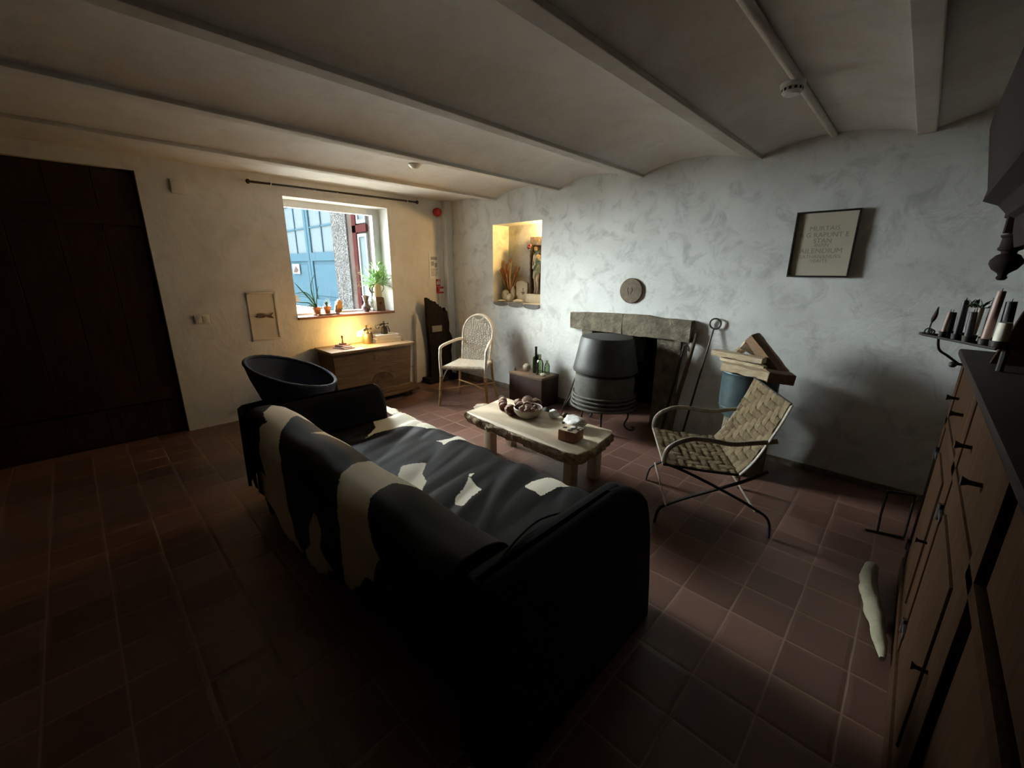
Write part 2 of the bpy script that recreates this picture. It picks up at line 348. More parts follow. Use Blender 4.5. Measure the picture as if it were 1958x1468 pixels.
def lathe(bm, prof, c=(0, 0, 0), n=28, mi=0, R=None):
    """profile [(r, z)], closed at r = 0 ends"""
    c = Vector(c); rings = []
    tr = (lambda v: c+(R@v)) if R is not None else (lambda v: c+v)
    for r, z in prof:
        if r < 1e-6: rings.append([bm.verts.new(tr(Vector((0, 0, z))))])
        else: rings.append([bm.verts.new(tr(Vector((r*cos(2*pi*j/n), r*sin(2*pi*j/n), z)))) for j in range(n)])
    for A, C in zip(rings, rings[1:]):
        for j in range(n):
            if len(A) == 1 and len(C) == 1: break
            if len(A) == 1: f = bm.faces.new((A[0], C[j], C[(j+1) % n]))
            elif len(C) == 1: f = bm.faces.new((A[j], A[(j+1) % n], C[0]))
            else: f = bm.faces.new((A[j], A[(j+1) % n], C[(j+1) % n], C[j]))
            f.material_index = mi
    return [v for rr in rings for v in rr]
def blob(bm, c, r, sub=3, amp=0.12, freq=2.5, seed=0, rot=None):
    """noisy ellipsoid: pebbles, pods, rocks"""
    rr = bmesh.ops.create_icosphere(bm, subdivisions=sub, radius=1.0); vs = rr['verts']
    off = Vector((seed*3.1, seed*1.7, seed*0.9)); r = Vector(r) if not isinstance(r, (int, float)) else Vector((r, r, r))
    R = Matrix.Rotation(rot, 3, 'Z') if isinstance(rot, (int, float)) else rot
    for v in vs:
        k = 1+amp*noise.noise(v.co*freq+off)*1.6
        p = Vector((v.co.x*r.x, v.co.y*r.y, v.co.z*r.z))*k
        if R is not None: p = R@p
        v.co = p+Vector(c)
    return vs
def prism(bm, poly, z0, z1, axis='z', mi=0):
    """extruded outline; axis names the extrusion direction"""
    def P(a, b, h): return {'z': (a, b, h), 'y': (a, h, b), 'x': (h, a, b)}[axis]
    lo = [bm.verts.new(P(a, b, z0)) for a, b in poly]; hi = [bm.verts.new(P(a, b, z1)) for a, b in poly]
    n = len(poly); fs = [bm.faces.new(lo[::-1]), bm.faces.new(hi)]
    for i in range(n): fs.append(bm.faces.new((lo[i], lo[(i+1) % n], hi[(i+1) % n], hi[i])))
    for f in fs: f.material_index = mi
    return lo+hi
def loft(bm, rings, cap=True):
    R = [[bm.verts.new(p) for p in ring] for ring in rings]; n = len(R[0])
    for A, C in zip(R, R[1:]):
        for j in range(n): bm.faces.new((A[j], A[(j+1) % n], C[(j+1) % n], C[j]))
    if cap: bm.faces.new(R[0][::-1]); bm.faces.new(R[-1])
def rrect(x0, x1, y0, y1, z, r, n=5):
    pts = []
    for cx, cy, a in ((x1-r, y1-r, 0), (x0+r, y1-r, pi/2), (x0+r, y0+r, pi), (x1-r, y0+r, 3*pi/2)):
        for i in range(n+1): t = a+pi/2*i/n; pts.append((cx+r*cos(t), cy+r*sin(t), z))
    return pts
def copy_tree(o, parent=None):
    c = o.copy(); COL.objects.link(c)
    if parent is not None: c.parent = parent
    for ch in list(o.children): copy_tree(ch, c)
    return c
def text_bm(txt, size, depth=0.0006, font=None):
    cu = bpy.data.curves.new('t', 'FONT'); cu.body = txt; cu.size = size; cu.extrude = depth; cu.align_x = 'CENTER'; cu.align_y = 'CENTER'; cu.resolution_u = 2
    o = bpy.data.objects.new('t', cu); COL.objects.link(o)
    dg = bpy.context.evaluated_depsgraph_get(); me = bpy.data.meshes.new_from_object(o.evaluated_get(dg))
    bm = bmesh.new(); bm.from_mesh(me); bpy.data.objects.remove(o); bpy.data.meshes.remove(me); bpy.data.curves.remove(cu)
    return bm

def rough_block(bm, x0, x1, y0, y1, z0, z1, seed=0, amp=0.012, n=(10, 4, 6), zt=None):
    vs = box(bm, (0, 0, 0), (1, 1, 1))
    bmesh.ops.subdivide_edges(bm, edges=list({e for v in vs for e in v.link_edges}), cuts=7, use_grid_fill=True)
    allv = [v for v in bm.verts if v.tag is False]
    for v in allv:
        p = v.co; u, s_, q = p.x+0.5, p.y+0.5, p.z+0.5
        ztop = z1 if zt is None else zt(x0+(x1-x0)*u)
        w_ = Vector((x0+(x1-x0)*u, y0+(y1-y0)*s_, z0+(ztop-z0)*q))
        ed = sum(1 for a in (u, s_, q) if a < 0.01 or a > 0.99)
        k = noise.noise_vector(w_*7+Vector((seed, seed*2, 0)))*amp
        if ed >= 2: k += (Vector(((x0+x1)/2, (y0+y1)/2, (z0+z1)/2))-w_).normalized()*0.006
        v.co = w_+k; v.tag = True

# ------------------------------------------------------------ the room
XR, YF, HC = 5.72, -6.4, 2.46
# floor (with the hearth recess)
b = B(); bx(b, -0.42, XR+0.3, YF-0.3, 0.0, -0.1, 0); bx(b, 2.4, 3.3, 0, 0.75, -0.1, 0)
struct('floor', b, 'floor')
# window wall: opening y -2.155..-0.955, z 1.0..2.28; door recess y < -3.30
WY0, WY1, WZ0, WZ1 = -2.155, -0.955, 1.0, 2.28
b = B()
bx(b, -0.32, 0, -3.30, WY0, 0, 2.7); bx(b, -0.32, 0, WY1, 0.0, 0, 2.7)
bx(b, -0.32, 0, WY0, WY1, 0, WZ0); bx(b, -0.32, 0, WY0, WY1, WZ1, 2.7)
bx(b, -0.32, 0, -5.2, -3.30, 2.34, 2.7); bx(b, -0.32, 0, YF-0.3, -5.2, 0, 2.7); bx(b, -0.40, -0.10, -5.3, -3.2, 0, 2.5)
struct('wall_left', b, 'plaster')
# fireplace wall: niche and hearth opening
NX0, NX1, NZ0, NZ1, ND = 0.89, 1.70, 1.145, 2.10, 0.29
HX0, HX1, HZ = 2.47, 3.21, 0.95
b = B()
bx(b, -0.32, NX0, 0, ND, 0, 2.7); bx(b, NX0, NX1, 0, ND, 0, NZ0); bx(b, NX0, NX1, 0, ND, NZ1, 2.7)
bx(b, NX1, HX0, 0, ND, 0, 2.7); bx(b, HX0, HX1, 0, ND, HZ, 2.7); bx(b, HX1, XR+0.3, 0, ND, 0, 2.7)
bx(b, -0.32, HX0-0.2, ND, 0.45, 0, 2.7); bx(b, HX1+0.2, XR+0.3, ND, 0.45, 0, 2.7); bx(b, HX0-0.2, HX1+0.2, ND, 0.45, HZ+0.1, 2.7)
struct('wall_back', b, 'plaster_cool')
b = B(); bx(b, HX0-0.2, HX0-0.001, 0.02, 0.8, 0, 1.4); bx(b, HX1+0.001, HX1+0.2, 0.02, 0.8, 0, 1.4); bx(b, HX0-0.2, HX1+0.2, 0.72, 0.8, 0, 1.4); bx(b, HX0-0.2, HX1+0.2, ND+0.001, 0.8, HZ+0.001, 1.4)
struct('trim_1', b, 'soot')
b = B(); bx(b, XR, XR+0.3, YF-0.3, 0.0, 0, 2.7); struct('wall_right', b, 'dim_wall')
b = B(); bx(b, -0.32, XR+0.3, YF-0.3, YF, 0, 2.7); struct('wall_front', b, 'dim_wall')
# vaulted ceiling between plastered beams
BX = [0.925, 1.895, 2.865, 3.835, 4.79, 5.76]
prof = [(-0.30, 2.455), (0.0, 2.455)]
edges = [(-0.05, BX[0])] + list(zip(BX, BX[1:]))
for k, (a, c) in enumerate(edges):
    a2, c2 = (a+0.045 if k else 0.0), c-0.045
    for i in range(0, 13):
        t = i/12; x = a2+(c2-a2)*t
        if k == 0: z = 2.455 if t < 0.35 else 2.455-0.05*((t-0.35)/0.65)**2
        else: z = 2.402+0.072*(1-(2*t-1)**2)
        if k == 0 and i == 0: continue
        prof.append((x, z))
prof.append((XR+0.3, 2.40))
b = B()
lo = [b.verts.new((x, YF-0.3, z)) for x, z in prof]; hi = [b.verts.new((x, 0.0, z)) for x, z in prof]
for i in range(len(prof)-1): b.faces.new((lo[i], lo[i+1], hi[i+1], hi[i]))
t1 = b.verts.new((-0.32, YF-0.3, 2.75)); t2 = b.verts.new((XR+0.3, YF-0.3, 2.75)); t3 = b.verts.new((XR+0.3, 0.0, 2.75)); t4 = b.verts.new((-0.32, 0.0, 2.75))
b.faces.new((t1, t2, t3, t4))
struct('ceiling', b, 'ceil', smooth=30)
for i, x in enumerate(BX[:5]):
    b = B(); wd = 0.092; bx(b, x-wd/2, x+wd/2, YF, -0.001, 2.378, 2.50, bev=0.006)
    struct('trim_%d' % (i+2), b, 'ceil')
# plastered-over conduit ridge leading to the smoke detector
b = B(); pts = [(4.315, -0.002 - i*0.4, 2.462) for i in range(15)]
tube(b, pts, 0.022, 10, flat=(1.0, 0.8)); struct('trim_7', b, 'ceil', smooth=60)
# dark plank door, recessed in the left wall
b = B()
for i in range(7):
    y1 = -3.305-i*0.27; bx(b, -0.098, -0.058, y1-0.267, y1, 0.01, 2.335, bev=0.004)
d1 = obj('door_1', b, 'dark_wood', kind='structure', smooth=0)
b = B(); bx(b, -0.06, -0.035, -5.18, -3.32, 0.35, 0.47, bev=0.004); obj('rail', b, 'dark_wood', d1, smooth=0)
b = B(); bx(b, -0.06, -0.035, -5.18, -3.32, 1.9, 2.02, bev=0.004); obj('rail', b, 'dark_wood', d1, smooth=0)
# window: grey-white frame, pane, wooden sill
b = B(); X = -0.25
bx(b, X-0.04, X+0.03, WY0, WY1, WZ1-0.075, WZ1); bx(b, X-0.04, X+0.03, WY0, WY1, WZ0, WZ0+0.05)
bx(b, X-0.04, X+0.03, WY0, WY0+0.03, WZ0+0.05, WZ1-0.075); bx(b, X-0.04, X+0.03, WY1-0.085, WY1, WZ0+0.05, WZ1-0.075)
bx(b, X-0.02, X+0.045, WY1-0.10, WY1-0.075, WZ0+0.05, WZ1-0.075)
wf = obj('window_1', b, 'white', kind='structure', smooth=0)
b = B(); bx(b, X-0.006, X+0.001, WY0+0.03, WY1-0.1, WZ0+0.05, WZ1-0.075); obj('pane', b, 'pane', wf, smooth=0)
b = B(); bx(b, -0.225, 0.022, WY0, WY1, WZ0, WZ0+0.028, bev=0.004); obj('window_sill', b, 'sill', wf, smooth=0)
# white boxed pipe in the corner, and the thin skirting on the fireplace wall
b = B(); bx(b, 0.0, 0.075, -0.115, 0.0, 0, 2.455, bev=0.008); struct('trim_8', b, 'white')
b = B(); bx(b, 0.08, 2.18, -0.015, 0.0, 0, 0.07, bev=0.003); bx(b, 3.62, XR, -0.012, 0.0, 0, 0.05, bev=0.003); struct('baseboard_back', b, 'stone')

# ------------------------------------------------------------ outside the window
GZ = 0.55; YO = 0.5
b = B(); bx(b, -30, -0.33, -20, 12, GZ-0.3, GZ); tagp(obj('ground', b, 'ground', kind='structure', smooth=0))
b = B()
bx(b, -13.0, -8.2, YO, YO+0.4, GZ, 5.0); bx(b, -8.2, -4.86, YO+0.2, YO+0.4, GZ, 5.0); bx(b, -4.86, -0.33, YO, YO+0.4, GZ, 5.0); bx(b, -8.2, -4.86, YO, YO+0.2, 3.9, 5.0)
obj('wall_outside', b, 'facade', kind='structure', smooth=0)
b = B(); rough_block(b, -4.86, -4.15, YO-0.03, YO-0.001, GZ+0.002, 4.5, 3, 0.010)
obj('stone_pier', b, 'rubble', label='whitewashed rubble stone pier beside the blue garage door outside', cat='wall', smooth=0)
def garage_leaf(x0, x1, label):
    t = thing('garage_door_leaf', label, 'garage door', ((x0+x1)/2, YO+0.1, GZ))
    zt, zl = 3.85, 1.95
    b = B(); y0, y1 = YO+0.06, YO+0.12
    bx(b, x0, x0+0.14, y0, y1, GZ+0.02, zt); bx(b, x1-0.14, x1, y0, y1, GZ+0.02, zt)
    bx(b, x0+0.14, x1-0.14, y0, y1, GZ+0.02, GZ+0.25); bx(b, x0+0.14, x1-0.14, y0, y1, zl-0.2, zl); bx(b, x0+0.14, x1-0.14, y0, y1, zt-0.12, zt)
    for z in (zl+0.6, zl+1.2): bx(b, x0+0.14, x1-0.14, y0+0.01, y1, z-0.02, z+0.02)
    xm = (x0+x1)/2; bx(b, xm-0.02, xm+0.02, y0+0.01, y1, zl, zt-0.12)
    obj('frame', b, 'door_blue', t, smooth=0)
    b = B(); bx(b, x0+0.13, x1-0.13, y0+0.035, y1-0.005, GZ+0.24, zl-0.19); bx(b, x0+0.2, x1-0.2, y0+0.015, y0+0.036, GZ+0.34, zl-0.29, bev=0.01)
    obj('panel', b, 'door_blue', t, smooth=0)
    b = B(); bx(b, x0+0.13, x1-0.13, y0+0.03, y0+0.045, zl-0.01, zt-0.11); obj('window_panes', b, 'door_pane', t, smooth=0)
    return t
gl = garage_leaf(-6.50, -4.87, 'right leaf of the pale blue glazed garage door across the yard')
gl2 = garage_leaf(-8.15, -6.53, 'left leaf of the pale blue garage door with the small white notice')
b = B(); bx(b, -7.75, -7.25, YO+0.045, YO+0.06, 1.42, 1.68); obj('notice', b, 'white_out', gl2, label='small white notice with a dark picture', smooth=0)
b = B(); prism(b, [(-7.68, 1.46), (-7.45, 1.46), (-7.35, 1.52), (-7.5, 1.62), (-7.6, 1.55)], YO+0.038, YO+0.045, 'y'); obj('picture', b, 'facade', gl2, smooth=0)
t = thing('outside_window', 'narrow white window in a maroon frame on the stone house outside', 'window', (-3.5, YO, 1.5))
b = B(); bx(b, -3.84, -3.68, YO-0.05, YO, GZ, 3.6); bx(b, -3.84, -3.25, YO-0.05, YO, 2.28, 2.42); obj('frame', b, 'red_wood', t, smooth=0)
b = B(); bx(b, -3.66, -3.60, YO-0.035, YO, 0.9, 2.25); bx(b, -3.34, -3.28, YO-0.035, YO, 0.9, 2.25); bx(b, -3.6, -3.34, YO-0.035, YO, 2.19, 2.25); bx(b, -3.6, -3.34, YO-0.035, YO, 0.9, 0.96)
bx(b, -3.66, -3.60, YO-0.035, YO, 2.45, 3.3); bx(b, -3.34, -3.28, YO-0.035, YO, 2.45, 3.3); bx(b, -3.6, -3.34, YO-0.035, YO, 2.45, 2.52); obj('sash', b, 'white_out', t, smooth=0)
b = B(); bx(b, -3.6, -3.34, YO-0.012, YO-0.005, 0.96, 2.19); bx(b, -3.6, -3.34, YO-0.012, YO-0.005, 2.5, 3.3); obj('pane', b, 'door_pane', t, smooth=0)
b = B(); tube(b, [(-2.72, YO-0.08, GZ), (-2.72, YO-0.08, 4.6)], 0.05, 12); obj('downpipe', b, 'white_out', label='white downpipe on the stone house outside the window', cat='pipe')

# ------------------------------------------------------------ curtain rod and wall fittings (window wall)
t = thing('curtain_rod', 'thin black curtain rod mounted over the window', 'curtain rod', (0.06, -1.5, 2.36))
b = B(); tube(b, [(0.06, -2.46, 2.365), (0.06, -0.57, 2.385)], 0.011, 12); obj('rod', b, 'iron', t)
for y, z in ((-2.475, 2.365), (-0.555, 2.385)):
    b = B(); lathe(b, [(0, -0.02), (0.013, -0.02), (0.022, -0.012), (0.022, 0.006), (0.013, 0.012), (0, 0.018)], (0.06, y, z), 16, R=Matrix.Rotation(pi/2, 3, 'X')); obj('finial', b, 'iron', t)
for y in (-2.27, -0.70):
    b = B(); tube(b, [(0.06+0.016*cos(a), y, 2.375+0.016*sin(a)) for a in np.linspace(0, 2*pi, 16)[:-1]], 0.004, 6, closed=True); bx(b, 0.0, 0.05, y-0.004, y+0.004, 2.385, 2.395); obj('bracket', b, 'white', t)
b = B(); bx(b, 0.0, 0.022, -3.075, -2.955, 2.19, 2.31, bev=0.006); obj('junction_box', b, 'offwhite', origin=(0, -3.015, 2.25), label='square off-white junction cover high on the left wall', cat='junction box')
t = thing('light_switch', 'off-white double light switch on the left wall', 'light switch', (0, -3.03, 1.08))
b = B(); bx(b, 0.0, 0.014, -3.09, -2.97, 1.035, 1.12, bev=0.004); obj('plate', b, 'offwhite', t)
for y in (-3.058, -3.004):
    b = B(); bx(b, 0.014, 0.020, y-0.024, y+0.024, 1.045, 1.11, bev=0.002); obj('rocker', b, 'offwhite', t)
t = thing('wall_hatch', 'small cream access hatch with a fish ornament on the wall', 'access hatch', (0, -2.49, 1.06))
b = B()
for a in ((-2.63, -2.61, 0.825, 1.31), (-2.375, -2.355, 0.825, 1.31), (-2.63, -2.355, 1.295, 1.315), (-2.63, -2.355, 0.815, 0.835)): bx(b, 0, 0.012, a[0], a[1], a[2], a[3], bev=0.002)
obj('frame', b, 'cream', t)
b = B(); bx(b, 0, 0.006, -2.61, -2.375, 0.835, 1.295); obj('panel', b, 'cream', t)
b = B(); fish = [(-2.52+0.045*cos(a), 1.075+0.022*sin(a)) for a in np.linspace(0.35, 2*pi-0.35, 18)] + [(-2.44, 1.055), (-2.415, 1.085-0.045), (-2.405, 1.05), (-2.425, 1.07), (-2.40, 1.10), (-2.44, 1.08)]
prism(b, fish, 0.006, 0.018, 'x'); obj('fish_handle', b, 'stump', t, label='dark fish-shaped handle')
t = thing('fire_alarm_sounder', 'round red fire alarm sounder high in the corner', 'fire alarm', (0, -0.215, 2.30))
b = B(); Rx = Matrix.Rotation(pi/2, 3, 'Y')
lathe(b, [(0, 0), (0.052, 0), (0.052, 0.012)], (0.0, -0.215, 2.30), 24, R=Rx); obj('base', b, 'red', t)
b = B(); lathe(b, [(0.052, 0.012), (0.056, 0.025), (0.054, 0.05), (0.04, 0.075), (0, 0.088)], (0.0, -0.215, 2.30), 24, R=Rx); obj('dome', b, 'red', t)
b = B(); tube(b, [(0.004, -0.215, 2.24), (0.004, -0.213, 1.40)], 0.0035, 6); tube(b, [(0.004, -0.213, 1.24), (0.004, -0.213, 0.75)], 0.0035, 6); obj('alarm_cable', b, 'offwhite', label='thin pale cable running down from the red alarm sounder', cat='cable')
t = thing('notice_sheet', 'white printed notice sheet framed on the wall by the corner', 'notice', (0, -0.285, 1.6))
b = B(); bx(b, 0, 0.008, -0.37, -0.205, 1.43, 1.76); obj('sheet', b, 'paper', t, smooth=0)
b = B()
bx(b, 0.008, 0.0092, -0.34, -0.235, 1.68, 1.72); bx(b, 0.008, 0.0092, -0.335, -0.29, 1.60, 1.66); bx(b, 0.008, 0.0092, -0.28, -0.24, 1.58, 1.64)
for i in range(6): bx(b, 0.008, 0.0092, -0.342, -0.233-0.01*(i % 3), 1.555-0.018*i, 1.563-0.018*i)
obj('print', b, 'ink', t, smooth=0)
t = thing('fire_call_point_sign', 'small red fire call sign above the red call point', 'sign', (0, -0.225, 1.375))
b = B(); bx(b, 0, 0.003, -0.262, -0.188, 1.325, 1.42); obj('plate', b, 'red', t, smooth=0)
b = B(); bx(b, 0.003, 0.0045, -0.225, -0.219, 1.34, 1.405); prism(b, [(-0.252, 1.345), (-0.236, 1.345), (-0.232, 1.37), (-0.244, 1.40), (-0.256, 1.37)], 0.003, 0.0045, 'x'); prism(b, [(-0.212, 1.345), (-0.198, 1.345), (-0.198, 1.385), (-0.205, 1.405), (-0.212, 1.385)], 0.003, 0.0045, 'x'); obj('symbol', b, 'paper', t, smooth=0)
t = thing('fire_call_point', 'square red fire call point box under the sign', 'fire alarm', (0, -0.21, 1.275))
b = B(); bx(b, 0, 0.045, -0.262, -0.165, 1.225, 1.32, bev=0.005); obj('box', b, 'red', t)
b = B(); bx(b, 0.045, 0.047, -0.235, -0.172, 1.25, 1.29); obj('glass_label', b, 'paper', t, smooth=0)

# ------------------------------------------------------------ ceiling devices
t = thing('smoke_detector', 'white round smoke detector on the vault above the framed print', 'smoke detector', (4.30, -1.19, 2.44))
b = B(); lathe(b, [(0, 0), (0.055, 0), (0.055, -0.014), (0.047, -0.02)], (4.30, -1.19, 2.448), 28); obj('base', b, 'white', t)
b = B(); lathe(b, [(0.045, -0.02), (0.045, -0.04), (0.033, -0.052), (0, -0.055)], (4.30, -1.19, 2.448), 28); obj('cap', b, 'white', t)
b = B()
for i in range(12):
    a = i*pi/6; box(b, (4.30+0.0445*cos(a), -1.19+0.0445*sin(a), 2.418), (0.004, 0.012, 0.012), rot=a)
obj('vent_slots', b, 'black_metal', t, smooth=0)
t = thing('ceiling_sensor', 'small grey ceiling sensor near the window', 'sensor', (1.47, -1.48, 2.47))
b = B(); lathe(b, [(0, 0), (0.055, 0), (0.055, -0.008), (0.035, -0.03), (0.018, -0.04), (0, -0.042)], (1.42, -1.48, 2.472), 24); obj('dome', b, 'offwhite', t)

# ------------------------------------------------------------ fireplace
t = thing('fireplace_surround', 'rough grey stone fireplace mantel and jambs on the wall', 'fireplace', (2.85, 0, 0))
b = B(); rough_block(b, 2.185, 2.835, -0.055, 0.06, 0.93, 1.12, 1, zt=lambda x: 1.105+0.05*(x-2.185)); obj('mantel_stone', b, 'stone', t)
b = B(); rough_block(b, 2.84, 3.53, -0.065, 0.06, 0.925, 1.12, 5, zt=lambda x: 1.137-0.03*(x-2.84)); obj('mantel_stone', b, 'stone', t)
b = B(); rough_block(b, 2.335, 2.475, -0.03, 0.28, 0.0, 0.932, 9); obj('jamb', b, 'stone', t)
b = B(); rough_block(b, 3.205, 3.44, -0.03, 0.28, 0.0, 0.932, 13); obj('jamb', b, 'stone', t)

SX, SY = 2.83, -0.32
t = thing('cast_iron_stove', 'round dark cast-iron stove with domed hood in front of the fireplace', 'stove', (SX, SY, 0))
b = B(); lathe(b, [(0, 0.24), (0.275, 0.24), (0.290, 0.27), (0.294, 0.50), (0.288, 0.565), (0.26, 0.575), (0, 0.575)], (SX, SY, 0), 48); obj('firebox', b, 'stove_grey', t)
b = B(); lathe(b, [(0.30, 0.600), (0.312, 0.598), (0.316, 0.612), (0.306, 0.66), (0.276, 0.80), (0.254, 0.915), (0.244, 0.932), (0.10, 0.952), (0, 0.955)], (SX, SY, 0), 56); obj('hood', b, 'stove', t)
b = B(); lathe(b, [(0, 0.575), (0.25, 0.575), (0.25, 0.64), (0, 0.64)], (SX, SY, 0), 40); obj('collar', b, 'iron', t)
for i, (z, r) in enumerate(((0.365, 0.304), (0.328, 0.308), (0.290, 0.313), (0.252, 0.318))):
    b = B(); pts = [(SX+r*cos(a), SY+r*sin(a), z) for a in np.linspace(radians(150), radians(395), 40)]
    tube(b, pts, 0.012, 8); obj('fender_ring', b, 'stove_grey', t)
for a in (-1.9, -1.05, 0.3, 2.6):
    b = B(); cx, cy = SX+0.24*cos(a), SY+0.24*sin(a); dx, dy = cos(a), sin(a)
    pts = smoothpath([(cx, cy, 0.24), (cx+dx*0.02, cy+dy*0.02, 0.15), (cx-dx*0.01, cy-dy*0.01, 0.06), (cx+dx*0.03, cy+dy*0.03, 0.012), (cx+dx*0.075, cy+dy*0.075, 0.014), (cx+dx*0.085, cy+dy*0.085, 0.04), (cx+dx*0.06, cy+dy*0.06, 0.045)], 5)
    tube(b, pts, 0.009, 8); obj('leg', b, 'iron', t)
b = B(); tube(b, smoothpath([(2.545, -0.35, 0.52), (2.52, -0.36, 0.50), (2.47, -0.40, 0.30), (2.40, -0.42, 0.11)], 5), 0.007, 8); tube(b, smoothpath([(2.55, -0.33, 0.50), (2.54, -0.34, 0.42), (2.45, -0.38, 0.22), (2.40, -0.42, 0.11)], 5), 0.007, 8); tube(b, [(2.40, -0.42, 0.12), (2.40, -0.43, 0.008)], 0.007, 8); obj('side_handle', b, 'iron', t)
b = B(); lathe(b, [(0.09, 0), (0.09, 0.7)], (SX, 0.30, 0.6), 24); obj('flue', b, 'iron', t, smooth=40)

# fire irons leaning by the right jamb
t = thing('fire_poker', 'dark iron fire poker with a hooked top leaning on the jamb', 'fire poker', (3.42, -0.12, 0))
b = B(); tube(b, [(3.40, -0.20, 0.005), (3.475, -0.055, 0.86)], [0.014, 0.010], 10); obj('rod', b, 'iron', t)
b = B(); tube(b, smoothpath([(3.475, -0.055, 0.85), (3.48, -0.055, 0.89), (3.50, -0.055, 0.90), (3.52, -0.055, 0.88), (3.522, -0.055, 0.855), (3.54, -0.055, 0.845)], 5), 0.008, 8); obj('hook', b, 'iron', t)
b = B(); tube(b, smoothpath([(3.475, -0.18, 0.005), (3.50, -0.13, 0.4), (3.535, -0.075, 0.7), (3.57, -0.03, 1.03)], 6), [0.020]*12+[0.017]*6+[0.011], 10); obj('wooden_pole', b, 'stump', label='bent brown wooden pole leaning between poker and ring rod', cat='pole')
t = thing('ring_rod', 'tall thin black iron rod with a ring top leaning on the wall', 'iron rod', (3.66, -0.1, 0))
b = B(); tube(b, [(3.60, -0.22, 0.005), (3.705, -0.025, 1.065)], [0.010, 0.0075], 8); obj('rod', b, 'iron', t)
b = B(); tube(b, [(3.712+0.045*cos(a), -0.02, 1.108+0.045*sin(a)) for a in np.linspace(0, 2*pi, 25)[:-1]], 0.0075, 8, closed=True); obj('ring', b, 'iron', t)
b = B(); tube(b, [(3.60, -0.22, 0.1), (3.60, -0.22, 0.03), (3.60, -0.23, 0.004)], [0.009, 0.02, 0.024], 8); obj('foot', b, 'iron', t)

# wall plaque and framed print
t = thing('round_plaque', 'round brown plaque hanging above the mantel', 'plaque', (2.88, 0, 1.36))
Ry = Matrix.Rotation(pi/2, 3, 'X')
b = B(); lathe(b, [(0, 0), (0.118, 0), (0.123, 0.008), (0.118, 0.02), (0.10, 0.022), (0, 0.022)], (2.88, 0, 1.358), 48, R=Ry); obj('disc', b, 'cork', t)
b = B()
for s in (-1, 1): tube(b, smoothpath([(2.872+s*0.02, -0.022, 1.39), (2.872+s*0.026, -0.023, 1.36), (2.872+s*0.012, -0.023, 1.34), (2.872+s*0.014, -0.022, 1.32)], 4), 0.003, 6)
obj('carved_mark', b, 'stump', t)
t = thing('framed_print', 'black framed print of faded lettering on the right of the wall', 'picture', (4.37, 0, 1.74))
px0, px1, pz0, pz1 = 4.182, 4.557, 1.510, 1.970
b = B(); f = 0.012
for a in ((px0, px1, pz1-f, pz1), (px0, px1, pz0, pz0+f), (px0, px0+f, pz0+f, pz1-f), (px1-f, px1, pz0+f, pz1-f)): bx(b, a[0], a[1], -0.030, -0.004, a[2], a[3], bev=0.002)
obj('frame', b, 'black_metal', t)
b = B(); bx(b, px0+f, px1-f, -0.012, -0.004, pz0+f, pz1-f); obj('paper', b, 'frame_paper', t, smooth=0)
lines = [('MURTAIS', 1.850, 0.045), ('A G RAPUNT E', 1.805, 0.045), ('STAN', 1.765, 0.045), ('INAN', 1.735, 0.035), ('AILENDIUM', 1.695, 0.05), ('SATHANANUVS', 1.655, 0.035), ('VERITE', 1.625, 0.035)]
b = B()
for s, z, sz in lines:
    tb = text_bm(s, sz); tb.transform(Matrix.Translation((4.365, -0.0125, z)) @ Matrix.Rotation(pi/2, 4, 'X'))
    me = bpy.data.meshes.new('x'); tb.to_mesh(me); tb.free(); b.from_mesh(me); bpy.data.meshes.remove(me)
obj('lettering', b, 'faint_ink', t, smooth=0)

# ------------------------------------------------------------ niche and its contents
b = B()
t = thing('niche_lamp', 'small warm spotlight tucked inside the lit wall niche', 'lamp', (1.66, 0.225, 2.04))
b = B(); tube(b, [(1.70, 0.225, 2.06), (1.68, 0.225, 2.05), (1.66, 0.225, 2.04)], [0.016, 0.020, 0.022], 14); obj('housing', b, 'black_metal', t)
b = B(); blob(b, (1.638, 0.225, 2.030), 0.026, 2, 0); obj('bulb', b, 'niche_bulb', t)
for i, (x0, x1) in enumerate(((0.90, 1.16), (1.165, 1.43), (1.435, 1.695))):
    b = B(); pts = [(x0+0.012, 1.146), (x1-0.012, 1.146)] + [((x0+x1)/2+(x1-x0)/2*cos(a), 1.14-(0.038+0.006*i)*sin(a)**0.7) for a in np.linspace(0.15, pi-0.15, 12)]
    prism(b, pts, -0.012, 0.06, 'y')
    obj('sill_stone', b, 'slate', label=('dark sill stone under the niche, below the dried flowers', 'dark sill stone under the niche, middle of three', 'dark sill stone under the niche, below the relief')[i], cat='stone', group='dark stones set under the niche')
NZ = NZ0
def slab_stone(name, poly, y0, y1, m, label, cat='stone', group=None):
    b = B(); prism(b, poly, y0, y1, 'y'); bmesh.ops.bevel(b, geom=list(b.edges), offset=0.008, segments=2, affect='EDGES')
    return obj(name, b, m, label=label, cat=cat, group=group)
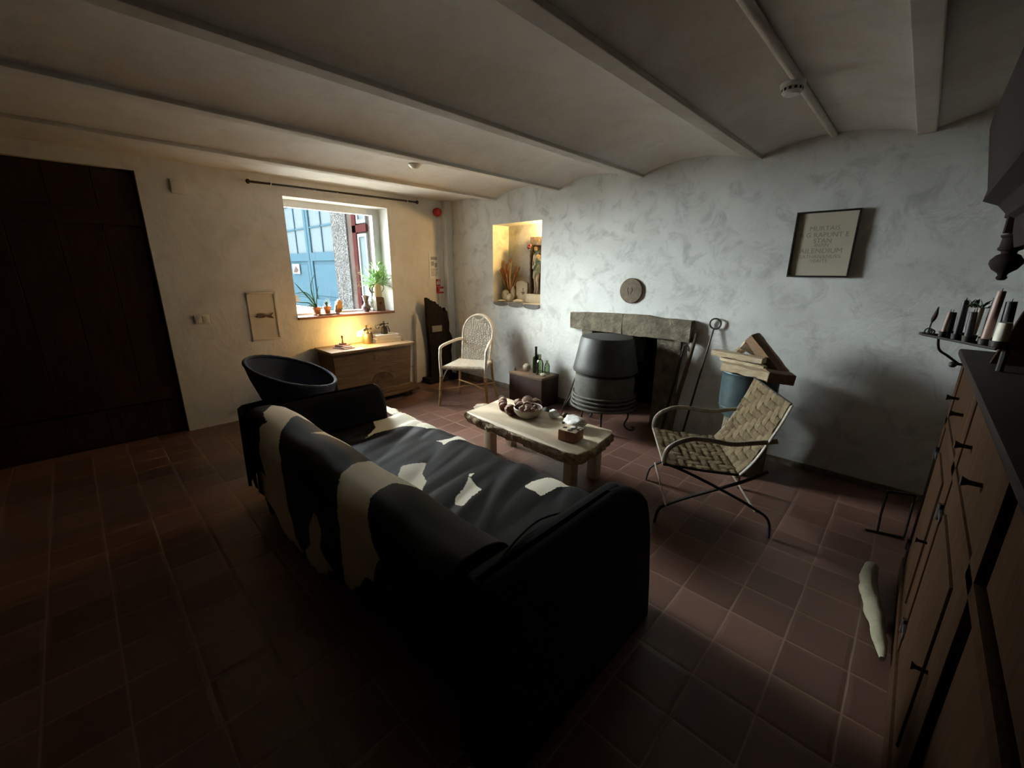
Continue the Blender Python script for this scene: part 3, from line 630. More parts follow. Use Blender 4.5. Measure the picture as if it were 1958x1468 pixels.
# carved upright tablet with a cross
t = thing('carved_tablet', 'upright pale tablet with a small carved cross in the niche', 'tablet', (1.21, 0.235, NZ))
b = B(); prism(b, [(1.11, NZ), (1.31, NZ), (1.315, NZ+0.24), (1.27, NZ+0.262), (1.20, NZ+0.27), (1.14, NZ+0.26), (1.115, NZ+0.245)], 0.20, 0.235, 'y'); bmesh.ops.bevel(b, geom=list(b.edges), offset=0.005, segments=2, affect='EDGES'); obj('slab', b, 'niche_stone', t)
b = B(); bx(b, 1.238, 1.244, 0.197, 0.202, NZ+0.10, NZ+0.17); bx(b, 1.215, 1.267, 0.197, 0.202, NZ+0.125, NZ+0.132)
for p in ((1.241, NZ+0.172), (1.215, NZ+0.128), (1.267, NZ+0.128), (1.229, NZ+0.112), (1.254, NZ+0.112)): box(b, (p[0], 0.1995, p[1]), (0.012, 0.005, 0.012), rot=Matrix.Rotation(pi/4, 3, 'Y'))
obj('cross', b, 'stump', t, smooth=0)
b = B(); blob(b, (1.25, 0.10, NZ+0.022), (0.085, 0.04, 0.022), 3, 0.1, seed=3); obj('pebble', b, 'niche_stone', label='flat pale pebble lying before the cross tablet in the niche', cat='stone', group='pale stones in the niche')
b = B(); blob(b, (0.985, 0.06, NZ+0.016), (0.065, 0.03, 0.016), 3, 0.08, seed=8); obj('pebble', b, 'niche_stone', label='flat pale pebble at the front left edge of the niche', cat='stone', group='pale stones in the niche')
for i, (x, y, h, wd, lab) in enumerate(((0.975, 0.15, 0.16, 0.07, 'rounded pale stone standing in the left part of the niche'), (0.90+0.04, 0.22, 0.25, 0.06, 'tall pale stone leaning in the left corner of the niche'), (1.065, 0.14, 0.11, 0.05, 'short pointed pale stone beside the rounded one in the niche'), (1.06, 0.21, 0.20, 0.045, 'slim upright pale stone behind the pointed one in the niche'))):
    b = B(); blob(b, (x, y, NZ+h*0.47), (wd, 0.035, h*0.53), 3, 0.12, 1.6, seed=i+11)
    for v in b.verts:
        if v.co.z < NZ+0.001: v.co.z = NZ+0.001
    obj('standing_stone', b, 'niche_stone', label=lab, cat='stone', group='pale stones in the niche')
# dried flower bunch
t = thing('dried_flower_bunch', 'bunch of dried orange flowers and stalks standing in the niche', 'dried flowers', (1.0, 0.2, NZ))
b = B(); rnd = random.Random(3)
lathe(b, [(0, 0), (0.03, 0), (0.034, 0.05), (0.024, 0.13), (0.028, 0.15), (0.02, 0.15)], (1.0, 0.2, NZ), 16); obj('vase', b, 'block', t)
for k, (m_, cnt) in enumerate((('dried', 22), ('dried_pale', 14))):
    for i in range(cnt):
        b = B(); a = rnd.uniform(-1, 1); h = rnd.uniform(0.33, 0.62)*(1-0.25*abs(a)); ex = 1.0+a*0.16; ey = 0.2+rnd.uniform(-0.11, 0.05)
        pts = smoothpath([(1.0+a*0.008, 0.2, NZ+0.13), (1.0+a*0.05, 0.2+(ey-0.2)*0.3, NZ+h*0.5), (max(0.905, ex), ey, NZ+h)], 6)
        tube(b, pts, [0.0020]*6+[0.0035, 0.008, 0.005, 0.009, 0.005, 0.010, 0.002], 7)
        obj('dried_stem', b, m_, t)
b = B()
for i in range(16):
    a = rnd.uniform(0.0, 0.75); L = rnd.uniform(0.18, 0.30)
    p0 = Vector((1.03, 0.23, NZ+0.20+0.02*rnd.random())); p2 = p0+Vector((cos(a)*L, -0.02, sin(a)*L*0.9)); p1 = (p0+p2)/2+Vector((-0.01, 0, 0.05))
    tube(b, smoothpath([p0, p1, p2], 4), 0.0012, 4)
obj('grass', b, 'dried_pale', t)
# relief figure
def relief_figure():
    t = thing('carved_relief', 'patinated cream relief plaque of a standing figure on a block in the niche', 'sculpture', (1.42, 0.2, NZ))
    b = B(); bx(b, 1.335, 1.60, 0.15, 0.27, NZ, NZ+0.115, bev=0.008); obj('plinth', b, 'niche_stone', t)
    b = B(); z0, z1 = NZ+0.115, NZ+0.80; bx(b, 1.345, 1.595, 0.245, 0.275, z0, z1, bev=0.004)
    bx(b, 1.345, 1.375, 0.215, 0.246, z0, z1-0.09, bev=0.004); bx(b, 1.57, 1.595, 0.215, 0.246, z0, z1-0.09, bev=0.004); obj('back_plate', b, 'relief_back', t)
    b = B(); bx(b, 1.345, 1.595, 0.205, 0.246, z1-0.10, z1, bev=0.006)
    tube(b, smoothpath([(1.37+0.02*i, 0.203, z1-0.05+0.018*(-1)**i) for i in range(11)], 4), 0.004, 6); obj('frieze', b, 'relief', t)
    b = B(); cx = 1.455; y = 0.212
    def L(pts, rs): tube(b, [Vector(p) for p in pts], rs, 12)
    L([(cx, y, z0+0.32), (cx-0.004, y-0.004, z0+0.37), (cx, y-0.006, z0+0.42), (cx+0.002, y-0.004, z0+0.465), (cx+0.004, y, z0+0.485)], [0.040, 0.032, 0.042, 0.046, 0.02])   # trunk
    L([(cx+0.004, y, z0+0.48), (cx-0.002, y-0.008, z0+0.51)], [0.015, 0.014])
    blob(b, (cx-0.008, y-0.014, z0+0.535), (0.022, 0.024, 0.030), 3, 0.02)
    for s in (-1, 1):
        L([(cx+s*0.020, y, z0+0.33), (cx+s*0.026, y-0.012, z0+0.20), (cx+s*0.018, y-0.004, z0+0.175), (cx+s*0.020, y+0.004, z0+0.05), (cx+s*0.022, y-0.016, z0+0.014)], [0.028, 0.021, 0.017, 0.012, 0.010])
        L([(cx+s*0.040, y, z0+0.47), (cx+s*0.058, y-0.004, z0+0.38), (cx+s*0.045, y-0.018, z0+0.31), (cx+s*0.018, y-0.028, z0+0.325)], [0.016, 0.012, 0.010, 0.008])
    fig = obj('figure', b, 'relief', t)
    md = fig.modifiers.new('remesh', 'REMESH'); md.mode = 'VOXEL'; md.voxel_size = 0.004; md.use_smooth_shade = True
    b = B(); tube(b, [(cx-0.045, y-0.01, z0+0.34), (cx-0.02, y-0.035, z0+0.315), (cx+0.02, y-0.038, z0+0.30), (cx+0.045, y-0.01, z0+0.335)], [0.008, 0.016, 0.018, 0.008], 10); tube(b, [(cx+0.045, y-0.01, z0+0.335), (cx+0.06, y-0.01, z0+0.25)], [0.014, 0.006], 8); obj('loincloth', b, 'relief', t)
    b = B()
    for i in range(12):
        a = i*pi/6; blob(b, (cx-0.008+0.024*cos(a), y-0.012+0.024*sin(a), z0+0.556), 0.007, 1, 0.2, seed=i)
    obj('hair', b, 'relief_back', t)
    for x in (1.352, 1.588):
        b = B(); tube(b, [(x+0.006, 0.205, z0+0.01+0.04*i) for i in range(14)], [0.008+0.004*(i % 2) for i in range(14)], 8); obj('twisted_column', b, 'relief_back', t)
relief_figure()
t = thing('dried_rose', 'dark crimson dried rose with green leaves leaning across the relief', 'flower', (1.40, 0.17, NZ+0.6))
b = B()
for r, z, n_ in ((0.012, 0.0, 1), (0.020, -0.004, 5), (0.027, -0.010, 7)):
    for i in range(n_):
        a = 2*pi*i/n_+z*90; blob(b, (1.372+r*0.7*cos(a), 0.160+r*0.7*sin(a)*0.6, NZ+0.685+r*0.7*sin(a)), (0.014, 0.012, 0.015), 2, 0.15, seed=i)
obj('bloom', b, 'rose', t)
b = B(); tube(b, smoothpath([(1.374, 0.172, NZ+0.67), (1.42, 0.168, NZ+0.62), (1.49, 0.16, NZ+0.56), (1.545, 0.13, NZ+0.45), (1.56, 0.09, NZ+0.36)], 6), 0.003, 6); obj('stem', b, 'leaf_dark', t)
def leaf_faces(b, p, d, up, L, W, bend=0.3, n=5):
    d = Vector(d).normalized(); s = d.cross(Vector(up)).normalized(); u = s.cross(d)
    rows = []
    for i in range(n+1):
        t_ = i/n; c = Vector(p)+d*L*t_-Vector((0, 0, 1))*bend*L*t_*t_
        wdt = W*sin(pi*min(0.98, 0.06+0.94*t_))**0.8/2
        rows.append((b.verts.new(c-s*wdt+u*wdt*0.25), b.verts.new(c), b.verts.new(c+s*wdt+u*wdt*0.25)))
    for r1, r2 in zip(rows, rows[1:]):
        b.faces.new((r1[0], r1[1], r2[1], r2[0])); b.faces.new((r1[1], r1[2], r2[2], r2[1]))
for p, d in (((1.50, 0.16, NZ+0.55), (0.3, -0.3, -0.9)), ((1.53, 0.14, NZ+0.48), (-0.4, -0.3, -0.8)), ((1.545, 0.13, NZ+0.45), (0.6, -0.5, -0.6)), ((1.56, 0.10, NZ+0.40), (0.3, -0.6, -0.7)), ((1.47, 0.165, NZ+0.58), (0.6, -0.1, 0.5)), ((1.52, 0.15, NZ+0.5), (0.9, -0.2, -0.1))):
    b = B(); leaf_faces(b, p, d, (0, -1, 0.2), 0.10, 0.045, 0.1)
    bmesh.ops.solidify(b, geom=list(b.faces), thickness=0.0015); obj('leaf', b, 'leaf_dark', t)

# ------------------------------------------------------------ charred slab in the corner
t = thing('charred_slab_sculpture', 'tall jagged charred black slab on a dark base in the corner', 'sculpture', (0.12, -0.35, 0))
b = B(); bx(b, 0.06, 0.26, -0.62, -0.12, 0.0, 0.075, bev=0.004); obj('base', b, 'char', t, smooth=0)
out = [(-0.52, 0.075), (-0.515, 0.40), (-0.535, 0.75), (-0.545, 1.17), (-0.535, 1.185), (-0.515, 1.165), (-0.50, 1.17), (-0.485, 1.14), (-0.46, 1.145), (-0.44, 1.115), (-0.42, 1.13), (-0.40, 1.125), (-0.375, 1.08), (-0.355, 1.09), (-0.335, 1.05), (-0.31, 1.055), (-0.285, 1.0), (-0.27, 1.0), (-0.26, 0.955), (-0.245, 1.035), (-0.225, 0.99), (-0.205, 0.985), (-0.195, 0.90), (-0.175, 0.82), (-0.18, 0.70), (-0.155, 0.66), (-0.13, 0.60), (-0.14, 0.50), (-0.16, 0.42), (-0.15, 0.30), (-0.165, 0.20), (-0.15, 0.075)]
b = B(); prism(b, out, 0.10, 0.16, 'x'); obj('slab', b, 'char', t, smooth=0)
b = B(); box(b, (0.175, -0.405, 0.755), (0.012, 0.165, 0.085), bev=0.003); obj('label_card', b, 'grey_label', t, label='grey blank card')
b = B(); prism(b, [(-0.72, 0.0), (-0.53, 0.0), (-0.53, 0.30), (-0.56, 0.55), (-0.60, 0.85), (-0.665, 0.98), (-0.68, 0.75), (-0.69, 0.4)], 0.005, 0.07, 'x'); bmesh.ops.bevel(b, geom=list(b.edges), offset=0.012, segments=2, affect='EDGES')
obj('whitewashed_board', b, 'rough_white', label='pointed whitewashed board leaning on the wall beside the black slab', cat='board')

# ------------------------------------------------------------ chest under the window
t = thing('wooden_chest', 'weathered wooden blanket chest standing under the window', 'chest', (0.24, -1.5, 0))
def ringY(x0, x1, y0, y1, z): return [(x0, y0, z), (x1, y0, z), (x1, y1, z), (x0, y1, z)]
b = B(); loft(b, [ringY(0.03, 0.42, -1.97, -1.04, 0.14), ringY(0.03, 0.445, -2.0, -1.01, 0.64)]); obj('body', b, 'chest_wood', t, smooth=0)
b = B(); bx(b, 0.02, 0.49, -2.035, -0.97, 0.652, 0.675, bev=0.008); bx(b, 0.02, 0.47, -2.02, -0.985, 0.636, 0.655, bev=0.004); obj('lid', b, 'chest_top', t)
b = B(); bx(b, 0.02, 0.455, -2.0, -1.01, 0.115, 0.15, bev=0.01); bx(b, 0.02, 0.475, -2.03, -0.98, 0.085, 0.12, bev=0.008); bx(b, 0.02, 0.505, -2.06, -0.95, 0.055, 0.085, bev=0.008); obj('plinth', b, 'chest_wood', t)
for x, y in ((0.42, -1.10), (0.42, -1.92), (0.09, -1.10), (0.09, -1.92)):
    b = B(); box(b, (x, y, 0.0285), (0.09, 0.11, 0.055), bev=0.012); obj('foot', b, 'chest_wood', t)
b = B()
for k in range(9):
    a = radians(20+k*17.5); x = 0.437
    p0 = Vector((0.431, -1.42, 0.26)); p1 = Vector((0.4385, -1.42+0.115*cos(a), 0.26+0.085*sin(a)))
    tube(b, [p0, (p0+p1)/2, p1], [0.002, 0.0045, 0.003], 6)
tube(b, [(0.431+0.006*sin(a), -1.42+0.13*cos(a), 0.255+0.10*sin(a)) for a in np.linspace(0, pi, 16)], 0.005, 6); obj('carved_fan', b, 'chest_wood', t)
b = B(); bx(b, 0.434, 0.447, -1.52, -1.48, 0.52, 0.60, bev=0.003); obj('lock_plate', b, 'chest_wood', t)

CT = 0.6755
def book(b_, x, y, z, sx, sy, sz, a, m, name, label, group):
    t = thing(name, label, 'book', (x, y, z), a, group)
    bb = B(); R = Matrix.Rotation(a, 3, 'Z')
    def lb(cx, cy, cz, dx, dy, dz, bev=0):
        c = R@Vector((cx, cy, 0)); return box(bb, (x+c.x, y+c.y, z+cz), (dx, dy, dz), rot=a, bev=bev)
    lb(0, 0, 0.0015, sx, sy, 0.003); lb(0, 0, sz-0.0015, sx, sy, 0.003); lb(-sx/2+0.0015, 0, sz/2, 0.003, sy, sz); obj('cover', bb, m, t, smooth=0)
    bb = B(); c = R@Vector((0.001, 0, 0)); box(bb, (x+c.x, y+c.y, z+sz/2), (sx-0.010, sy-0.008, sz-0.007), rot=a); obj('pages', bb, 'paper', t, smooth=0)
    return t
g = 'books and pads under the rubber stamp'
book(None, 0.29, -1.80, CT, 0.20, 0.15, 0.010, 0.25, 'pinkpaper', 'book', 'thin pale pink book at the bottom of the stamp pile', g)
book(None, 0.285, -1.80, CT+0.010, 0.165, 0.125, 0.014, 0.1, 'pinkpaper', 'book', 'thicker pink book in the middle of the stamp pile', g)
book(None, 0.275, -1.80, CT+0.024, 0.115, 0.125, 0.016, 0.35, 'block', 'notebook', 'small brown notebook right under the rubber stamp', g)
t = thing('rubber_stamp', 'wooden handled rubber stamp standing on a small pile of books', 'stamp', (0.27, -1.80, CT+0.04))
b = B(); box(b, (0.27, -1.80, CT+0.048), (0.05, 0.07, 0.016), bev=0.003); obj('base', b, 'block', t)
b = B(); lathe(b, [(0, 0), (0.012, 0), (0.009, 0.02), (0.006, 0.045), (0.013, 0.07), (0.012, 0.085), (0, 0.092)], (0.27, -1.80, CT+0.056), 16); obj('handle', b, 'rattan', t)
g = 'thick white books on the chest'
book(None, 0.15, -1.20, CT, 0.24, 0.33, 0.048, -0.12, 'paper', 'book', 'thick white book at the bottom of the pile on the chest', g)
book(None, 0.14, -1.20, CT+0.048, 0.22, 0.31, 0.040, -0.05, 'paper', 'book', 'thick white book on top of the pile carrying the black blowlamp', g)

def blowlamp(name, label, x, y, z, tank_m, head_m, lit, s=1.0, ang=0.0):
    """ang: direction the nozzle points (radians in plan)"""
    t = thing(name, label, 'lamp', (x, y, z), ang)
    d = Vector((cos(ang), sin(ang), 0)); X = lambda a, h, side=0: Vector((x, y, z))+d*a*s+Vector((-sin(ang), cos(ang), 0))*side*s+Vector((0, 0, h*s))
    b = B(); lathe(b, [(0, 0), (0.055*s, 0), (0.058*s, 0.006*s), (0.056*s, 0.10*s), (0.045*s, 0.125*s), (0.018*s, 0.14*s), (0, 0.14*s)], (x, y, z), 28); obj('tank', b, tank_m, t)
    b = B(); tube(b, [X(0, 0.138), X(0, 0.165)], 0.014*s, 12); tube(b, [X(-0.03, 0.172), X(0.02, 0.178), X(0.05, 0.172), X(0.085, 0.160)], [0.010*s, 0.016*s, 0.017*s, 0.020*s], 14); obj('burner', b, head_m, t)
    b = B(); tube(b, [X(0.0, 0.19), X(0.0, 0.215)], 0.009*s, 10); tube(b, [X(-0.018, 0.216), X(0.018, 0.216)], 0.006*s, 8); obj('valve', b, head_m, t)
    b = B(); tube(b, [X(-0.03, 0.17), X(-0.085, 0.172)], 0.004*s, 8); lathe(b, [(0, -0.012*s), (0.013*s, -0.01*s), (0.013*s, 0.01*s), (0, 0.012*s)], tuple(X(-0.085, 0.172)), 14); obj('pump_knob', b, head_m, t)
    b = B(); tube(b, smoothpath([X(-0.045, 0.12), X(-0.075, 0.13), X(-0.10, 0.09), X(-0.115, 0.02)], 5), 0.009*s, 10, flat=(1.2, 0.6)); obj('handle', b, head_m, t)
    b = B(); R = Vector((0, 0, 1)).rotation_difference((X(0.12, 0.147)-X(0.085, 0.160)).normalized()).to_matrix()
    lathe(b, [(0.012*s, 0), (0.013*s, 0.012*s), (0.026, 0.04*s), (0.03, 0.058*s), (0.024, 0.078*s), (0.012, 0.088*s), (0, 0.09*s)], tuple(X(0.088, 0.159)), 20, R=R)
    obj('bulb', b, 'bulb' if lit else 'glass_clear', t, label='glowing warm bulb' if lit else 'unlit clear bulb')
    return t
blowlamp('blowlamp_lamp', 'brass blowlamp converted to a lamp with glowing bulb on the chest', 0.20, -1.46, CT, 'brass', 'brass', True, 1.0, radians(-62))
blowlamp('blowlamp_lamp', 'smaller black blowlamp with unlit bulb standing on white books', 0.15, -1.20, CT+0.088, 'black_metal', 'black_metal', False, 0.72, radians(-80))
b = B(); tube(b, smoothpath([(0.14, -1.40, CT+0.05), (0.10, -1.32, CT+0.06), (0.04, -1.05, CT+0.02), (0.04, -0.98, 0.62), (0.10, -0.95, 0.36), (0.08, -0.86, 0.27), (0.06, -0.75, 0.26), (0.05, -0.72, 0.262)], 8), 0.003, 6); obj('lamp_cable', b, 'black_metal', label='thin dark lamp cable trailing from chest towards the black slab', cat='cable')

# ------------------------------------------------------------ window sill things
SZ = WZ0+0.0285
t = thing('potted_strap_plant', 'terracotta pot with long arching leaves at the left of the sill', 'plant', (-0.09, -1.905, SZ))
b = B(); lathe(b, [(0, 0), (0.045, 0), (0.05, 0.008), (0.048, 0.016), (0, 0.016)], (-0.09, -1.905, SZ), 24); obj('saucer', b, 'terracotta', t)
b = B(); lathe(b, [(0, 0.016), (0.034, 0.016), (0.045, 0.07), (0.05, 0.072), (0.052, 0.092), (0.045, 0.092), (0.04, 0.08), (0, 0.08)], (-0.09, -1.905, SZ), 24); obj('pot', b, 'terracotta', t)
def strap_leaf(pts, w0):
    b = B(); P = smoothpath(pts, 6); n = len(P); rows = []
    for i, p in enumerate(P):
        d = (P[min(i+1, n-1)]-P[max(i-1, 0)]).normalized(); s = d.cross(Vector((1, 0.2, 0))).normalized()
        wd = w0*(1-0.9*(i/(n-1))**2.5)/2
        rows.append((b.verts.new(p-s*wd), b.verts.new(p+Vector((0.002, 0, 0))), b.verts.new(p+s*wd)))
    for a, c in zip(rows, rows[1:]): b.faces.new((a[0], a[1], c[1], c[0])); b.faces.new((a[1], a[2], c[2], c[1]))
    bmesh.ops.solidify(b, geom=list(b.faces), thickness=0.0015); return b
q = (-0.09, -1.905, SZ+0.075)
for pts, w0 in (([q, (-0.1, -1.97, 1.22), (-0.12, -2.05, 1.33), (-0.12, -2.11, 1.41)], 0.02), ([q, (-0.1, -1.93, 1.25), (-0.11, -1.93, 1.38), (-0.12, -1.87, 1.50)], 0.018),
               ([q, (-0.1, -1.93, 1.20), (-0.12, -2.0, 1.29), (-0.12, -2.12, 1.28)], 0.016), ([q, (-0.1, -1.98, 1.17), (-0.12, -2.05, 1.18), (-0.12, -2.12, 1.19)], 0.014),
               ([q, (-0.08, -1.90, 1.2), (-0.08, -1.88, 1.30), (-0.08, -1.86, 1.36)], 0.014), ([q, (-0.05, -1.95, 1.13), (-0.04, -2.0, 1.15), (-0.02, -2.05, 1.12)], 0.012)):
    obj('leaf', strap_leaf(pts, w0), 'leaf_dark', t)
b = B(); box(b, (-0.235+0.02, -2.09, 1.215), (0.002, 0.10, 0.085), rot=Matrix.Rotation(0.05, 3, 'X')); obj('window_card', b, 'paper', label='small white card stuck to the window behind the arching leaves', cat='card', smooth=0)
t = thing('potted_succulent', 'small terracotta pot with a short dark succulent on the sill', 'plant', (-0.08, -1.79, SZ+0.016))
b = B(); lathe(b, [(0, 0), (0.030, 0), (0.042, 0.06), (0.047, 0.062), (0.047, 0.08), (0.04, 0.08), (0.036, 0.07), (0, 0.07)], (-0.08, -1.79, SZ+0.017), 24); obj('pot', b, 'terracotta', t)
b = B(); rnd = random.Random(5)
for i in range(16):
    a = i*2.4; el = rnd.uniform(0.5, 1.4); leaf_faces(b, (-0.08, -1.79, SZ+0.085+0.02*(i/16)), (cos(a)*cos(el), sin(a)*cos(el), sin(el)), (0, 0, 1.01), 0.055, 0.018, -0.1, 3)
bmesh.ops.solidify(b, geom=list(b.faces), thickness=0.004); obj('leaves', b, 'leaf_dark', t)
b = B(); box(b, (-0.07, -1.80, SZ+0.008), (0.10, 0.26, 0.015), rot=0.1, bev=0.004); obj('wooden_tray', b, 'block', label='flat wooden tray under the succulent and carving on the sill', cat='tray')
b = B(); prism(b, [(-1.71, SZ+0.016), (-1.625, SZ+0.016), (-1.60, SZ+0.10), (-1.625, SZ+0.135), (-1.615, SZ+0.165), (-1.64, SZ+0.18), (-1.665, SZ+0.165), (-1.665, SZ+0.135), (-1.69, SZ+0.115)], -0.105, -0.055, 'x'); bmesh.ops.bevel(b, geom=list(b.edges), offset=0.012, segments=3, affect='EDGES')
obj('wooden_carving', b, 'rattan', label='leaning honey-coloured wooden carving beside the succulent pot', cat='carving')
b = B(); lathe(b, [(0, 0), (0.03, 0), (0.035, 0.01), (0.055, 0.045), (0.052, 0.07), (0.025, 0.10), (0.022, 0.12), (0.035, 0.17), (0.045, 0.20), (0.041, 0.20), (0.018, 0.12), (0, 0.10)], (-0.10, -1.285, SZ), 28); obj('ceramic_vase', b, 'figured', label='small patterned ceramic vase with flared neck on the sill', cat='vase')
b = B(); lathe(b, [(0, 0), (0.025, 0), (0.028, 0.005), (0.030, 0.15), (0.026, 0.15), (0.024, 0.01), (0, 0.01)], (-0.15, -1.185, SZ), 20); obj('drinking_glass', b, 'glass_clear', label='clear glass between the patterned vase and the wooden block', cat='glass')
t = thing('wooden_block_stand', 'dark old wooden block with a round knot holding the coffee pot', 'block', (-0.11, -1.10, SZ))
b = B(); prism(b, [(-1.16, SZ), (-1.04, SZ), (-1.05, SZ+0.165), (-1.075, SZ+0.18), (-1.165, SZ+0.18)], -0.16, -0.06, 'x'); bmesh.ops.bevel(b, geom=list(b.edges), offset=0.004, segments=2, affect='EDGES'); obj('block', b, 'stump', t)
b = B(); lathe(b, [(0, 0), (0.02, 0), (0.016, 0.003), (0, 0.003)], (-0.061, -1.105, SZ+0.10), 18, R=Rx); obj('knot', b, 'hole', t)
PZ = SZ+0.18
t = thing('enamel_coffee_pot', 'cream enamel coffee pot used as planter on the wooden block', 'pot', (-0.11, -1.11, PZ))
b = B(); lathe(b, [(0, 0), (0.055, 0), (0.057, 0.01), (0.043, 0.16), (0.046, 0.175), (0.040, 0.175), (0.038, 0.15), (0, 0.15)], (-0.11, -1.11, PZ), 28); obj('body', b, 'enamel', t)
b = B(); tube(b, smoothpath([(-0.11, -1.16, PZ+0.06), (-0.11, -1.20, PZ+0.065), (-0.11, -1.215, PZ+0.10), (-0.11, -1.21, PZ+0.14), (-0.11, -1.225, PZ+0.165)], 5), 0.009, 10); obj('spout', b, 'stump', t)
b = B(); tube(b, smoothpath([(-0.11, -1.068, PZ+0.155), (-0.11, -1.03, PZ+0.15), (-0.11, -1.02, PZ+0.10), (-0.11, -1.055, PZ+0.05)], 5), 0.005, 8); obj('handle', b, 'stump', t)
t = thing('green_potted_plant', 'bushy bright green plant growing from the enamel coffee pot', 'plant', (-0.11, -1.11, PZ+0.15))
rnd = random.Random(9); b = B(); sb = B()
for i in range(95):
    a = rnd.uniform(0, 2*pi); el = rnd.uniform(-0.25, 1.35); L = rnd.uniform(0.12, 0.25)
    d = Vector((cos(a)*cos(el)*0.65, sin(a)*cos(el), sin(el)))
    p = Vector((-0.11, -1.11, PZ+0.17)); e = p+d*L
    if e.x < -0.20: e.x = -0.20
    tube(sb, [p, p+d*L*0.5, e], 0.0016, 4)
    for q_ in range(3):
        st = p+(e-p)*(0.45+0.25*q_); dd = (d+Vector((rnd.uniform(-0.4, 0.5), rnd.uniform(-0.6, 0.6), rnd.uniform(-0.4, 0.6)))).normalized()
        leaf_faces(b, st, dd, (0.1, 0.2, 1), 0.07, 0.022, 0.25, 3)
for v in b.verts:
    if v.co.x < -0.215: v.co.x = -0.215
obj('leaves', b, 'leaf', t); obj('stems', sb, 'leaf', t)

